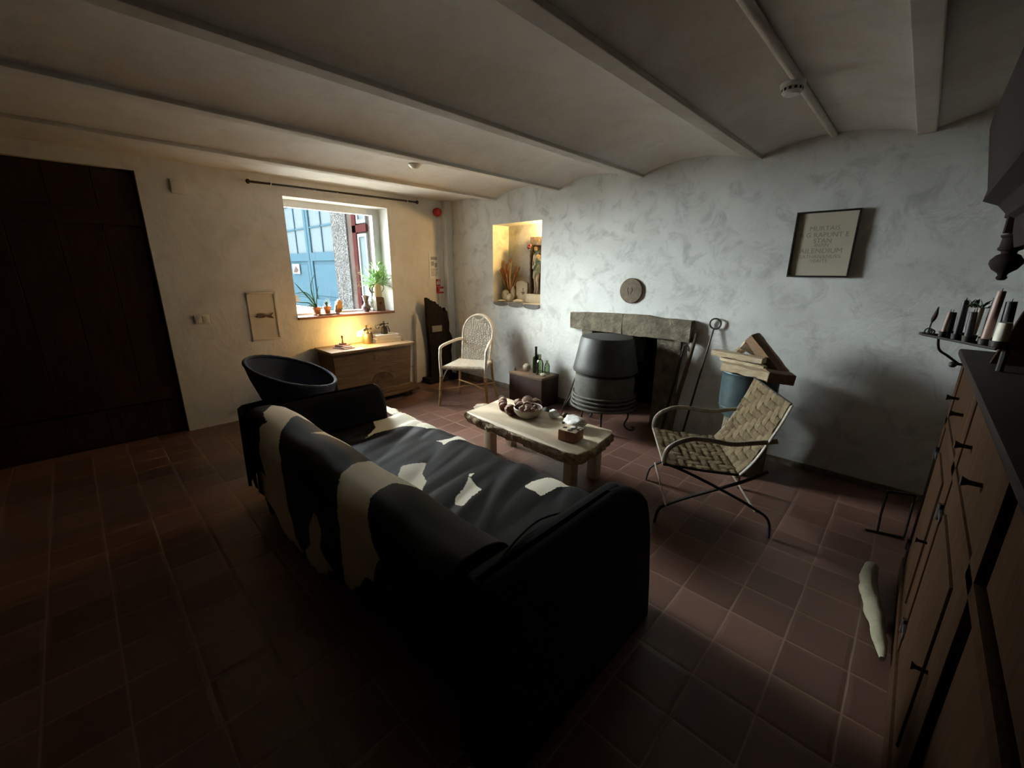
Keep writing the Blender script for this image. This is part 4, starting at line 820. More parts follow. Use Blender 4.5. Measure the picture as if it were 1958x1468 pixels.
# ------------------------------------------------------------ wicker armchair
def wicker_chair():
    seat = {'FL': (1.06, -0.985), 'FR': (1.44, -0.68), 'BR': (1.245, -0.37), 'BL': (0.84, -0.55)}
    foot = {'FL': (1.11, -1.09), 'FR': (1.47, -0.66), 'BR': (1.33, -0.36), 'BL': (0.885, -0.61)}
    FL, FR, BR, BL = (Vector((*seat[k], 0.45)) for k in ('FL', 'FR', 'BR', 'BL'))
    c = (FL+FR+BR+BL)/4
    t = thing('wicker_armchair', 'white wicker armchair with golden bamboo legs near the corner', 'chair', (c.x, c.y, 0), atan2(-0.83, 0.55))
    def S(u, v, z=0.0):  # u 0..1 left-right, v 0..1 front-back
        p = (FL*(1-u)+FR*u)*(1-v)+(BL*(1-u)+BR*u)*v; return p+Vector((0, 0, z))
    # woven seat: warp rolls across the frame
    b = B(); n = 34
    for i in range(n+1):
        v = i/n
        pts = [S(u, v, 0.006*sin(i*pi)+0.012*(1-(2*u-1)**2)*-1.2+(0.004 if (i+k) % 2 else -0.002)) for k, u in enumerate(np.linspace(0, 1, 23))]
        tube(b, pts, 0.0075, 6)
    for j in range(11):
        u = (j+0.5)/11; tube(b, [S(u, v, -0.012*(1-(2*u-1)**2)+(0.005 if k % 2 else -0.004)) for k, v in enumerate(np.linspace(0, 1, 35))], 0.006, 6)
    obj('seat', b, 'rattan_white', t)
    b = B(); tube(b, [S(0, 0, -0.012), S(1, 0, -0.012), S(1, 1, -0.012), S(0, 1, -0.012)], 0.017, 10, closed=True)
    for i in range(40):
        u = i/39; p = S(u, 0, -0.012); tube(b, [p+Vector((0, 0, 0.019)), p+(FL-BL).normalized()*0.019, p-Vector((0, 0, 0.021))], 0.005, 5)
    obj('seat_rim', b, 'rattan_white', t)
    # back: arch with a woven fill
    up = Vector((0, 0, 1)); back = ((BL-FL)+(BR-FR)).normalized(); side = (BR-BL).normalized(); cb = (BL+BR)/2
    H = 0.56; lean = 0.16
    def K(a, h): # a -1..1 lateral, h 0..1 height
        return cb+side*a*0.205+up*(h*H)+back*(lean*h)
    def arch(h0=0.0, s=1.0, n=18):
        pts = []
        for h in np.linspace(h0, 0.60, 5)[:-1]: pts.append(K(-s*(0.92+0.13*h), h))
        for a in np.linspace(pi, 0, n): pts.append(K(s*cos(a), 0.60+(0.38*s)*sin(a)))
        for h in np.linspace(0.60, h0, 5)[1:]: pts.append(K(s*(0.92+0.13*h), h))
        return pts
    b = B(); tube(b, smoothpath(arch(), 2), 0.013, 10); tube(b, smoothpath([p+back*0.022 for p in arch(0.0, 1.03)], 2), 0.010, 10); obj('back_frame', b, 'rattan_white', t)
    b = B()
    for j in range(15):
        a = -0.86+1.72*j/14; ht = 0.58+0.36*sqrt(max(0, 1-(a/0.97)**2))
        if abs(a) < 0.26: ht -= 0.085*(1-(a/0.30)**2)**0.5
        pts = [K(a*(0.92+0.1*h), h)+back*(0.004 if (i+j) % 2 else -0.004) for i, h in enumerate(np.linspace(0.02, ht, 34))]
        tube(b, pts, 0.0085, 6)
    for i in range(28):
        h = 0.03+0.86*i/27; lim = 0.90 if h < 0.58 else 0.92*sqrt(max(0.01, 1-((h-0.58)/0.38)**2))
        if h > 0.84:
            segs = ((-lim, -0.28), (0.28, lim))
            if lim < 0.34: continue
        else: segs = ((-lim, lim),)
        for s0, s1 in segs:
            pts = [K(a, h)+back*(0.007*(-1)**(i+k)) for k, a in enumerate(np.linspace(s0, s1, 16 if s0 < -0.5 and s1 > 0.5 else 7))]
            tube(b, pts, 0.003, 5)
    obj('back_weave', b, 'rattan_white', t)
    b = B(); tube(b, smoothpath([K(0.34*cos(a), 0.965+0.10*sin(a)) for a in np.linspace(pi, 2*pi, 12)], 2), 0.008, 8); obj('back_loop', b, 'rattan_white', t)
    # arms continue into front legs
    for key, s in (('FL', -1), ('FR', 1)):
        top = K(s*0.99, 0.44); f = Vector((*seat[key], 0.45)); out = side*s*0.03; fw = (FL-BL).normalized()
        b = B(); tube(b, smoothpath([top, top-back*0.12+out*0.7+up*0.012, f+up*0.235+out-fw*0.06, f+up*0.17+out+fw*0.0, f+up*0.04+out*0.9+fw*0.012, f-up*0.10+out*0.7+fw*0.012, f-up*0.16+out*0.7+fw*0.012], 6), 0.018, 10); obj('arm', b, 'rattan_white', t)
        g = Vector((*foot[key], 0.004)); st = f-up*0.13+out*0.7+fw*0.012
        b = B(); tube(b, [st, st*0.55+g*0.45, g], [0.019, 0.018, 0.016], 10)
        for q_ in (0.0, 0.45): p = st*(1-q_)+g*q_; tube(b, [p-up*0.012, p+up*0.012], 0.022, 10)
        obj('leg', b, 'rattan', t)
        b = B(); cpt = S(0.25 if s < 0 else 0.75, 0.0, -0.03); tube(b, smoothpath([cpt, cpt*0.5+(f-up*0.03+out*0.7)*0.5+up*-0.004, f-up*0.16+out*0.5], 6), 0.008, 8); obj('corner_brace', b, 'rattan_white', t)
    for key in ('BL', 'BR'):
        f = Vector((*seat[key], 0.45)); g = Vector((*foot[key], 0.004))
        b = B(); tube(b, smoothpath([f+up*0.02, f-up*0.15+(g-f)*0.15, g], 4), 0.016, 10); obj('leg', b, 'rattan', t)
    L = lambda k, h: Vector((*seat[k], 0.45))*(h)+Vector((*foot[k], 0.0))*(1-h)
    for a, c_ in (('FL', 'BR'), ('FR', 'BL')):
        b = B(); tube(b, [L(a, 0.40), (L(a, 0.42)+L(c_, 0.42))/2, L(c_, 0.40)], 0.009, 8); obj('stretcher', b, 'rattan', t)
wicker_chair()

# ------------------------------------------------------------ low box with bottles
t = thing('low_wooden_box', 'low dark brown wooden box beside the stove', 'box', (1.78, -0.17, 0))
b = B(); bx(b, 1.52, 2.03, -0.335, -0.02, 0.0, 0.335, bev=0.004); obj('body', b, 'box_wood', t)
b = B(); bx(b, 1.515, 2.035, -0.34, -0.018, 0.336, 0.362, bev=0.003); obj('lid', b, 'box_top', t)
BZ = 0.3625
b = B(); lathe(b, [(0, 0), (0.036, 0), (0.038, 0.006), (0.038, 0.175), (0.030, 0.205), (0.0145, 0.235), (0.0135, 0.30), (0.016, 0.302), (0.016, 0.315), (0.012, 0.316), (0, 0.31)], (1.79, -0.16, BZ), 28); obj('wine_bottle', b, 'glass_dark', label='tall dark green wine bottle on the low box', cat='bottle')
t = thing('glass_bottle', 'shorter clear pale green glass bottle in front of the wine bottle', 'bottle', (1.875, -0.19, BZ))
b = B(); lathe(b, [(0, 0), (0.044, 0), (0.046, 0.006), (0.046, 0.13), (0.036, 0.165), (0.018, 0.185), (0.016, 0.225), (0.019, 0.228), (0.019, 0.24), (0.014, 0.24), (0.013, 0.19), (0.032, 0.16), (0.042, 0.13), (0.042, 0.01), (0, 0.008)], (1.875, -0.19, BZ), 28); obj('body', b, 'glass_green', t)
b = B(); lathe(b, [(0, 0), (0.031, 0), (0.033, 0.005), (0.033, 0.10), (0.022, 0.125), (0.013, 0.14), (0.013, 0.165), (0.010, 0.165), (0.010, 0.14), (0.030, 0.10), (0.030, 0.008), (0, 0.006)], (1.93, -0.12, BZ), 24); obj('glass_bottle', b, 'glass_green', label='small pale green glass bottle standing behind the clear one', cat='bottle')
b = B(); blob(b, (1.655, -0.17, BZ+0.046), (0.052, 0.045, 0.047), 3, 0.06, seed=2); obj('round_stone', b, 'pale_stone', label='large round pale stone on the low box', cat='stone')
b = B(); blob(b, (1.975, -0.245, BZ+0.02), (0.040, 0.025, 0.02), 3, 0.1, seed=5); obj('flat_stone', b, 'pale_stone', label='small flat stone at the front right of the low box', cat='stone')
b = B(); tube(b, [(1.545, -0.26, BZ), (1.545, -0.26, BZ+0.02), (1.548, -0.26, BZ+0.032), (1.545, -0.26, BZ+0.045)], [0.011, 0.013, 0.005, 0.008], 10); obj('pepper_mill', b, 'stump', label='tiny dark turned figure at the left edge of the low box', cat='figurine')
b = B(); blob(b, (2.20, -0.46, 0.045), 0.046, 3, 0.05, seed=21); obj('floor_stone', b, 'stove_grey', label='grey round stone on the floor between box and stove', cat='stone')
b = B(); blob(b, (1.49, -0.44, 0.035), (0.045, 0.035, 0.035), 3, 0.15, seed=22); obj('floor_stone', b, 'pale_stone', label='pale stone on the floor at the left of the low box', cat='stone')
b = B(); blob(b, (1.62, -0.86, 0.045), (0.11, 0.07, 0.045), 3, 0.15, seed=24, rot=0.6); obj('floor_stone', b, 'pale_stone', label='long pale stone on the floor behind the table end', cat='stone')

# ------------------------------------------------------------ live-edge coffee table
t = thing('coffee_table', 'low live-edge wooden coffee table in front of the sofa', 'table', (2.92, -1.5, 0))
def table_top():
    b = B(); nx, ny = 90, 30
    top = [(2.40, -1.745), (2.62, -1.775), (2.9, -1.79), (3.2, -1.80), (3.50, -1.79), (3.555, -1.74), (3.545, -1.5), (3.50, -1.275), (3.42, -1.25), (3.15, -1.262), (2.85, -1.255), (2.6, -1.235), (2.345, -1.225), (2.315, -1.26), (2.36, -1.5), (2.365, -1.72)]
    O = smoothpath([(x, y, 0) for x, y in top], 10, closed=True); n = len(O); c = Vector((2.93, -1.51, 0))
    rings = []
    for z, sh, am in ((0.296, 0.060, 0.014), (0.310, 0.025, 0.030), (0.332, 0.004, 0.036), (0.358, -0.004, 0.032), (0.380, 0.0, 0.020), (0.394, 0.006, 0.006), (0.400, 0.016, 0.002)):
        ring = []
        for p in O:
            d = (c-p).normalized(); s = sh*(1.0 if p.y < -1.6 else 0.5)
            k = noise.noise(Vector((p.x*14, p.y*14, z*30)))*am+noise.noise(Vector((p.x*45, p.y*45, z*60)))*am*0.6
            ring.append(b.verts.new(Vector((p.x, p.y, z+0.004*noise.noise(p*6)))+d*(s+k)))
        rings.append(ring)
    for i, (A, C) in enumerate(zip(rings, rings[1:])):
        for j in range(n):
            f = b.faces.new((A[j], A[(j+1) % n], C[(j+1) % n], C[j])); f.material_index = 1 if i < 5 else 0
    b.faces.new(rings[0][::-1]); b.faces.new(rings[-1]); return b
obj('tabletop', table_top(), ['slab', 'bark'], t, smooth=50)
for x, y in ((2.49, -1.565), (3.35, -1.575), (2.49, -1.31), (3.38, -1.31)):
    b = B(); box(b, (x, y, 0.149), (0.078, 0.075, 0.298), bev=0.004); obj('leg', b, 'leg_wood', t)
for y in (-1.565, -1.31):
    b = B(); bx(b, 2.53, 3.33, y-0.018, y+0.018, 0.215, 0.297, bev=0.003); obj('apron', b, 'leg_wood', t)
for x in (2.49, 3.365):
    b = B(); bx(b, x-0.018, x+0.018, -1.53, -1.345, 0.215, 0.297, bev=0.003); obj('apron', b, 'leg_wood', t)

TZ = 0.4005
# bowl with nuts
BXc, BYc = 2.84, -1.475
t = thing('stone_bowl', 'round pale bowl full of brown nuts on the coffee table', 'bowl', (BXc, BYc, TZ))
b = B(); lathe(b, [(0, 0), (0.05, 0), (0.085, 0.018), (0.112, 0.05), (0.118, 0.080), (0.114, 0.088), (0.108, 0.084)], (BXc, BYc, TZ), 40); obj('outside', b, 'bowl', t)
b = B(); lathe(b, [(0.108, 0.084), (0.104, 0.055), (0.075, 0.028), (0, 0.018)], (BXc, BYc, TZ), 40); obj('inside', b, 'bowl_in', t)
rnd = random.Random(4); base = None; spots = []
for r_, n_, z_ in ((0.074, 12, 0.050), (0.042, 7, 0.048), (0.0, 1, 0.050), (0.052, 6, 0.074), (0.020, 3, 0.078)):
    for i in range(n_): a = 2*pi*i/max(1, n_)+r_*40; spots.append((BXc+r_*cos(a)+rnd.uniform(-.004, .004), BYc+r_*sin(a)+rnd.uniform(-.004, .004), TZ+z_+rnd.uniform(-.003, .003)))
b = B(); blob(b, (0, 0, 0), (0.0185, 0.0165, 0.0165), 3, 0.10, 3.0, seed=1); tube(b, [(0.0170*cos(a), 0.0, 0.0155*sin(a)) for a in np.linspace(0, 2*pi, 20)[:-1]], 0.0022, 5, closed=True)
nut = obj('nut', b, 'podwhite', label='small brown nut in the pile in the pale bowl', cat='nut', group='nuts in the pale bowl')
for i, s in enumerate(spots):
    o = nut if i == 0 else nut.copy()
    if i: COL.objects.link(o)
    o.location = s; o.rotation_euler = (rnd.uniform(0, 3), rnd.uniform(0, 3), rnd.uniform(0, 6)); k = rnd.uniform(0.9, 1.15); o.scale = (k, k, k)
# dried pods heaped left of the bowl
def pod(c, r, seed, label, m='pod', open_to=(0.5, -0.6, 0.3)):
    r *= 1.13
    t = thing('dried_pod', label, 'seed pod', c, 0, 'dried seed pods on the table')
    b = B(); blob(b, c, (r, r*0.92, r*0.9), 3, 0.12, 2.2, seed)
    d = Vector(open_to).normalized()
    for v in b.verts:
        p = v.co-Vector(c); k = p.dot(d)/r
        if k > 0.62: v.co = Vector(c)+p-d*(k-0.62)*r*2.2
    obj('husk', b, m, t)
    b = B(); R = Vector((0, 0, 1)).rotation_difference(d).to_matrix(); tube(b, [Vector(c)+R@Vector((r*0.66*cos(a), r*0.66*sin(a), r*0.60)) for a in np.linspace(0, 2*pi, 15)[:-1]], r*0.09, 6, closed=True); obj('rim', b, m, t)
pods = [((2.475, -1.40, TZ+0.034), 0.036, 'dried pod at the far left end of the heap', 'podwhite'), ((2.525, -1.45, TZ+0.032), 0.034, 'pink-brown dried pod second from the left end', 'podwhite'), ((2.585, -1.50, TZ+0.034), 0.036, 'brown open dried pod third from the left end', 'pod'),
        ((2.70, -1.535, TZ+0.042), 0.045, 'large brown dried pod in front of the bowl on its left', 'pod'), ((2.755, -1.50, TZ+0.036), 0.038, 'dark dried pod touching the bowl on its left', 'pod'), ((2.68, -1.39, TZ+0.036), 0.038, 'dried pod in the middle of the heap behind the large one', 'pod'),
        ((2.60, -1.33, TZ+0.034), 0.036, 'torn dried pod at the back of the heap', 'podwhite'), ((2.715, -1.345, TZ+0.080), 0.044, 'pale knobbly dried pod lying on top of the heap', 'podwhite'), ((2.765, -1.40, TZ+0.050), 0.046, 'pale lumpy dried pod against the back of the bowl', 'podwhite'), ((2.75, -1.28, TZ+0.045), 0.048, 'big dark-mouthed dried pod at the back right of the heap', 'podwhite')]
for i, (c, r, lab, m_) in enumerate(pods): pod(c, r, i+30, lab, m_, [(0.6, -0.5, 0.1), (0.2, -0.9, 0.1), (0.5, -0.8, 0.0), (0.6, -0.3, 0.2), (0.3, -0.8, 0.2), (0.5, -0.7, 0.3), (0.6, 0.1, 0.4), (-0.5, 0.2, 0.5), (0.4, -0.6, 0.4), (0.7, -0.3, 0.1)][i])
b = B(); blob(b, (2.995, -1.34, TZ+0.032), (0.048, 0.036, 0.034), 3, 0.22, 2.2, seed=41); obj('white_stone', b, 'chalk', label='small rough white stone right of the bowl', cat='stone')
b = B(); blob(b, (3.07, -1.285, TZ+0.024), (0.025, 0.025, 0.025), 3, 0.06, seed=42); obj('brown_ball', b, 'stump', label='small dark brown ball beside the white stone', cat='ball')
t = thing('white_rock', 'large pitted white rock on the coffee table near the wooden block', 'rock', (3.24, -1.40, TZ))
b = B(); blob(b, (3.245, -1.395, TZ+0.040), (0.115, 0.075, 0.042), 4, 0.20, 1.9, seed=43, rot=-0.5); obj('rock', b, 'chalk', t)
for p in ((3.19, -1.47, TZ+0.043), (3.30, -1.42, TZ+0.068)):
    b = B(); blob(b, p, (0.013, 0.010, 0.010), 2, 0.2, seed=3); obj('pit', b, 'stump', t)
t = thing('candle_block', 'square reddish wooden block with candle holes on the coffee table', 'candle holder', (3.35, -1.60, TZ), 0.1)
Rb = Matrix.Rotation(radians(8), 3, 'Z')
b = B(); box(b, (3.355, -1.60, TZ+0.037), (0.135, 0.125, 0.074), rot=Rb, bev=0.003); obj('block', b, 'block', t)
b = B(); box(b, (3.355, -1.60, TZ+0.0755), (0.133, 0.123, 0.003), rot=Rb, bev=0.001); obj('top_face', b, 'block_top', t)
for dx, dy, r in ((-0.045, -0.005, 0.017), (0.005, 0.040, 0.023), (0.012, -0.035, 0.020), (0.050, 0.040, 0.011), (0.052, 0.012, 0.010)):
    p = Rb@Vector((dx, dy, 0)); b = B(); lathe(b, [(0, 0), (r, 0), (r, 0.0015), (0, 0.0015)], (3.355+p.x, -1.60+p.y, TZ+0.0768), 20); obj('hole', b, 'hole', t)
p = Rb@Vector((0.010, 0.004, 0)); b = B(); lathe(b, [(0, 0), (0.021, 0), (0.021, 0.012), (0.019, 0.012), (0, 0.011)], (3.355+p.x, -1.60+p.y, TZ+0.079), 24); obj('tealight', b, 'wax', label='white tealight on the square wooden candle block', cat='candle')

# ------------------------------------------------------------ sofa
PROF = [(-3.225, .02), (-3.255, .35), (-3.27, .60), (-3.25, .67), (-3.20, .71), (-3.10, .71), (-3.03, .685), (-2.985, .62), (-2.93, .46), (-2.88, .43), (-2.6, .42), (-2.22, .42), (-2.16, .40), (-2.135, .35), (-2.13, .10)]
TS = [0.0]
for p0, p1 in zip(PROF, PROF[1:]): TS.append(TS[-1]+math.hypot(p1[0]-p0[0], p1[1]-p0[1]))
def cushion(x):  # gentle sag between back cushions
    return -0.016*(0.5+0.5*cos(2*pi*(x-2.05)/0.62))
t = thing('sofa', 'long low black sofa draped with a cowhide', 'sofa', (3.1, -2.75, 0))
def extr(prof, x0, x1, nx, dz=None):
    b = B(); rows = []
    for i in range(nx+1):
        x = x0+(x1-x0)*i/nx; rows.append([b.verts.new((x, y, z+(dz(x)*max(0, (z-0.5)/0.2) if dz else 0))) for y, z in prof])
    m = len(prof)
    for A, C in zip(rows, rows[1:]):
        for j in range(m): b.faces.new((A[j], A[(j+1) % m], C[(j+1) % m], C[j]))
    b.faces.new(rows[0][::-1]); b.faces.new(rows[-1]); return b
back = [(-3.19, .13), (-3.235, .35), (-3.25, .60), (-3.235, .655), (-3.19, .695), (-3.10, .697), (-3.045, .675), (-3.0, .61), (-2.95, .45), (-2.93, .13)]
b = extr(back, 2.0, 4.13, 60, cushion); bmesh.ops.subdivide_edges(b, edges=list(b.edges), cuts=1); obj('backrest', b, 'cover', t, smooth=50)
seatp = [(-2.93, .16), (-2.93, .405), (-2.6, .408), (-2.23, .406), (-2.18, .39), (-2.155, .35), (-2.15, .16)]
b = extr(seatp, 2.1, 4.12, 30); obj('seat', b, 'cover', t, smooth=50)
def arm(x0, x1, y0, y1, zt, flare, drop, name='arm', rise=0.0, rnd_=1.0):
    rings = []
    for z, g, gy in ((drop, flare, flare), (0.2, flare*0.8, flare*0.8), (0.45, flare*0.35, 0.0), (0.54, 0.0, -0.012), (zt-0.10, 0.0, -0.045), (zt-0.055, -0.006, -0.085), (zt-0.025, -0.018, -0.13), (zt-0.005, -0.037, -0.19), (zt, -0.06, -0.26)):
        if gy < 0: gy *= rnd_
        rg = rrect(x0-g, x1+g, y0-g*0.3, y1+gy, z, 0.05 if g >= 0 else max(0.02, 0.05+g*0.3), 6)
        rr_ = []
        for (x, y, zz) in rg:
            k = Vector((x, y, z)); wv = 0.010*sin(y*21+x*9)*(1 if z < 0.5 else 0.3)
            rr_.append((x+wv*(1 if x > (x0+x1)/2 else -1), y+0.008*sin(x*40+z*6)*(z < 0.5), zz+rise*(y-y0)/(y1-y0)*(z > 0.55)))
        rings.append(rr_)
    b = B(); loft(b, rings); obj(name, b, 'cover', t, smooth=60)
arm(1.975, 2.115, -3.22, -2.30, 0.70, 0.02, 0.10, rnd_=0.3)
arm(4.12, 4.285, -3.24, -2.27, 0.71, 0.03, 0.012)
for x, y in ((2.07, -3.12), (2.07, -2.38), (4.18, -3.12)):
    b = B(); tube(b, [(x, y, 0.16), (x-0.01*(1 if x < 3 else -1), y, 0.0)], [0.026, 0.016], 12); obj('leg', b, 'sofa_leg', t)
b = B(); bx(b, 2.02, 4.20, -3.16, -2.2, 0.13, 0.165); obj('base_rail', b, 'sofa_leg', t, smooth=0)
# black cloth hanging at the far back corner
b = B(); rows = []
path = [(1.965, -2.98), (1.955, -3.10), (1.965, -3.21), (2.01, -3.268), (2.10, -3.284), (2.20, -3.288), (2.30, -3.284)]
PP = smoothpath([(x, y, 0) for x, y in path], 6); nn = len(PP)
for zi in range(15):
    f = zi/14; row = []
    for i, p in enumerate(PP):
        u = i/(nn-1); zb = 0.22+0.03*sin(u*9)+(0.05 if 0.80 < u < 0.86 else 0); z = 0.715*(1-f)+zb*f
        row.append(b.verts.new((p.x-0.012*f*(1-u)+0.004*sin(u*25+f*4), p.y-0.01*f+0.006*sin(u*30), z)))
    rows.append(row)
for A, C in zip(rows, rows[1:]):
    for j in range(nn-1): b.faces.new((A[j], A[j+1], C[j+1], C[j]))
bmesh.ops.solidify(b, geom=list(b.faces), thickness=0.006); obj('corner_drape', b, 'cover', t, smooth=60)
# fold seam piping on the near arm
b = B(); tube(b, smoothpath([(4.118, -2.72, 0.66), (4.116, -2.85, 0.69), (4.155, -3.0, 0.715), (4.19, -3.14, 0.70), (4.21, -3.24, 0.62), (4.215, -3.27, 0.40)], 6), 0.004, 6); obj('piping', b, 'cover', t)

# cowhide: the coat pattern is a signed distance field on the flat hide
def hide_material():
    m, nt, bs = nodes_of('black_and_white_cowhide')
    at = nt.nodes.new('ShaderNodeAttribute'); at.attribute_name = 'patch'
    v = coords(nt, 'Object', (60, 90, 60)); n1 = noise_n(nt, v, 1.2, 4, 0.7)
    f = mathn(nt, 'ADD', at.outputs['Fac'], mathn(nt, 'MULTIPLY', mathn(nt, 'SUBTRACT', n1, 0.5), 0.030))
    k = mathn(nt, 'GREATER_THAN', f, 0.0)
    v2 = coords(nt); big = noise_n(nt, v2, 3.0, 4)
    blk = ramp(nt, big, [(0.35, (0.003, 0.0028, 0.0035)), (0.7, (0.007, 0.0065, 0.008))])
    wht = ramp(nt, big, [(0.3, (0.88, 0.84, 0.70)), (0.7, (0.80, 0.75, 0.60))])
    nt.links.new(mixc(nt, k, blk, wht), bs.inputs['Base Color'])
    bs.inputs['Roughness'].default_value = 0.6; bs.inputs['Specular IOR Level'].default_value = 0.14
    bump(nt, bs, noise_n(nt, coords(nt, 'Object', (200, 60, 200)), 1.0, 3), 0.25, 0.002)
    return m
M['hide'] = hide_material()
PATCH = [
 [(2.22, .73), (2.05, .83), (2.0, .95), (2.2, 1.0), (2.55, .97), (2.60, .93), (2.47, .875), (2.40, .86), (2.44, .816), (2.567, .726), (2.668, .661), (2.76, .595), (2.755, .42), (2.73, .30), (2.757, .24), (2.74, .14), (2.82, .07), (2.80, -.1), (2.3, -.1), (2.39, .12), (2.25, .18), (2.27, .37), (2.40, .36), (2.36, .50), (2.42, .60), (2.36, .66), (2.40, .70), (2.32, .71)],
 [(3.13, .46), (3.03, .334), (2.97, .195), (2.86, .10), (2.86, -.1), (3.3, -.1), (3.24, .19), (3.155, .21), (3.12, .26), (3.18, .38), (3.16, .444)],
 [(3.29, .73), (3.25, .79), (3.24, .86), (3.2, .95), (3.15, 1.2), (2.95, 1.37), (2.96, 1.42), (3.0, 1.51), (3.06, 1.45), (3.10, 1.41), (3.2, 1.37), (3.4, 1.15), (3.6, 1.0), (3.69, .94), (3.60, .87), (3.553, .82), (3.563, .756), (3.583, .703), (3.616, .669), (3.672, .613), (3.712, .571), (3.746, .551), (3.697, .483), (3.665, .397), (3.61, .39), (3.56, .33), (3.475, .236), (3.44, .1), (3.36, .1), (3.375, .27), (3.392, .398), (3.416, .521), (3.403, .618), (3.348, .677)],
 [(2.74, .81), (2.80, .862), (3.0, .885), (3.17, .93), (3.12, 1.0), (2.85, 1.0), (2.7, .9)],
 [(2.08, 1.60), (1.9, 1.66), (1.70, 1.83), (1.7, 2.1), (2.2, 2.1), (2.55, 2.0), (2.55, 1.83), (2.44, 1.80), (2.40, 1.70), (2.35, 1.60), (2.35, 1.52), (2.41, 1.40), (2.28, 1.57), (2.145, 1.627)],
 [(2.77, 1.75), (2.82, 1.84), (2.8, 1.90), (2.78, 2.1), (2.92, 2.1), (2.90, 1.93), (2.86, 1.83), (2.85, 1.79), (2.87, 1.73), (2.82, 1.76)],
 [(3.29, 1.60), (3.31, 1.62), (3.33, 1.57), (3.38, 1.55), (3.476, 1.523), (3.50, 1.433), (3.55, 1.33), (3.48, 1.34), (3.445, 1.376), (3.40, 1.464), (3.353, 1.53)],
 [(3.61, 1.71), (3.60, 1.78), (3.63, 1.86), (3.66, 2.0), (3.80, 2.0), (3.745, 1.83), (3.74, 1.69), (3.69, 1.705)]]
OUT_LO = [(2.0, .30), (2.2, .30), (2.25, .20), (2.29, .05), (2.40, .10), (2.55, .03), (2.66, .015), (2.75, .05), (2.82, .06), (2.88, .02), (3.0, .03), (3.12, .10), (3.22, .18), (3.33, .20), (3.40, .185), (3.48, .24), (3.55, .30), (3.62, .22), (3.75, .30), (3.9, .26), (4.12, .40)]
def sdf(P, poly):
    A = np.array(poly); Bq = np.roll(A, -1, 0); d = np.full(len(P), 1e9); ins = np.zeros(len(P), bool)
    for a, c in zip(A, Bq):
        e = c-a; h = np.clip(((P-a)@e)/(e@e), 0, 1); d = np.minimum(d, np.hypot(*(P-a-h[:, None]*e).T))
        cr = ((a[1] > P[:, 1]) != (c[1] > P[:, 1])); with_x = a[0]+(P[:, 1]-a[1])*(c[0]-a[0])/((c[1]-a[1]) if c[1] != a[1] else 1e-9)
        ins ^= cr & (P[:, 0] < with_x)
    return np.where(ins, d, -d)
def profile_at(tt):
    # smoothed profile point and outward normal
    def raw(q):
        q = min(max(q, 0), TS[-1]-1e-6)
        i = max(k for k in range(len(TS)-1) if TS[k] <= q); f = (q-TS[i])/(TS[i+1]-TS[i])
        return Vector((0, PROF[i][0]*(1-f)+PROF[i+1][0]*f, PROF[i][1]*(1-f)+PROF[i+1][1]*f))
    p = (raw(tt-0.02)+raw(tt)*2+raw(tt+0.02))/4; d = raw(tt+0.015)-raw(tt-0.015)
    if tt < 0.02: p = raw(tt)
    n = Vector((0, -d.z, d.y)); return p, n.normalized()
def cowhide():
    ds = 0.0115; xs = np.arange(1.86, 4.115, ds); ttv = np.arange(0.0, 2.10, ds)
    X, T = np.meshgrid(xs, ttv, indexing='ij'); P = np.stack([X.ravel(), T.ravel()], 1)
    S = np.max(np.stack([sdf(P, np.array(p)) for p in PATCH]), 0)
    lo = np.interp(X, [a for a, _ in OUT_LO], [c for _, c in OUT_LO]); keep = np.ones_like(X, bool)
    keep &= T > lo+0.012*np.sin(X*60)*0.5
    keep &= ~((X < 2.20) & (T < 0.55) & (X < 2.20-0.0*T)); keep &= ~((X < 2.04) & (T < 1.0)); keep &= ~((X < 2.12) & (T >= 0.9) & (T < 1.80))
    hi = 1.955+0.05*np.sin(X*5.3)+0.02*np.sin(X*17); keep &= T < hi
    left = 1.88+0.03*np.sin(T*40); keep &= X > left
    keep &= ~((X > 3.95) & (T > 1.90))
    pa = [profile_at(q) for q in ttv]
    b = B(); lay = b.verts.layers.float.new('patch'); V = {}
    Sg = S.reshape(X.shape)
    for i in range(len(xs)):
        for j in range(len(ttv)):
            if not keep[i, j]: continue
            x, q = xs[i], ttv[j]; p, n = pa[j]
            lift = 0.010
            if q < 0.6: lift += 0.010*(1-q/0.6)+0.010*(0.5+0.5*sin(x*23+q*2))*(1-q/0.7)
            if 1.15 < q < 1.95:  # creases running across the seat
                w1 = noise.noise(Vector((x*5.5+(q-1.15)*2.2, q*1.2, 3.0))); w2 = noise.noise(Vector((x*13+(q-1.15)*5, q*2.0, 7.0)))
                lift += 0.014*abs(w1)*2*min(1, (q-1.15)/0.15)+0.006*w2
            if x < 2.11 and q > 1.78: lift += 0.01
            c = p+n*lift; c.x = x; c.z += cushion(x)*max(0, (p.z-0.5)/0.2); 
            v = b.verts.new(c); v[lay] = float(Sg[i, j]); V[i, j] = v
    for i in range(len(xs)-1):
        for j in range(len(ttv)-1):
            k = [(i, j), (i+1, j), (i+1, j+1), (i, j+1)]
            if all(c in V for c in k): b.faces.new([V[c] for c in k])
    bmesh.ops.delete(b, geom=[v for v in b.verts if not v.link_faces], context='VERTS')
    o = obj('cowhide', b, 'hide', label='black and white cowhide draped over the back and seat of the sofa', cat='cowhide', smooth=80)
    md = o.modifiers.new('thickness', 'SOLIDIFY'); md.thickness = 0.004; md.offset = -1
cowhide()

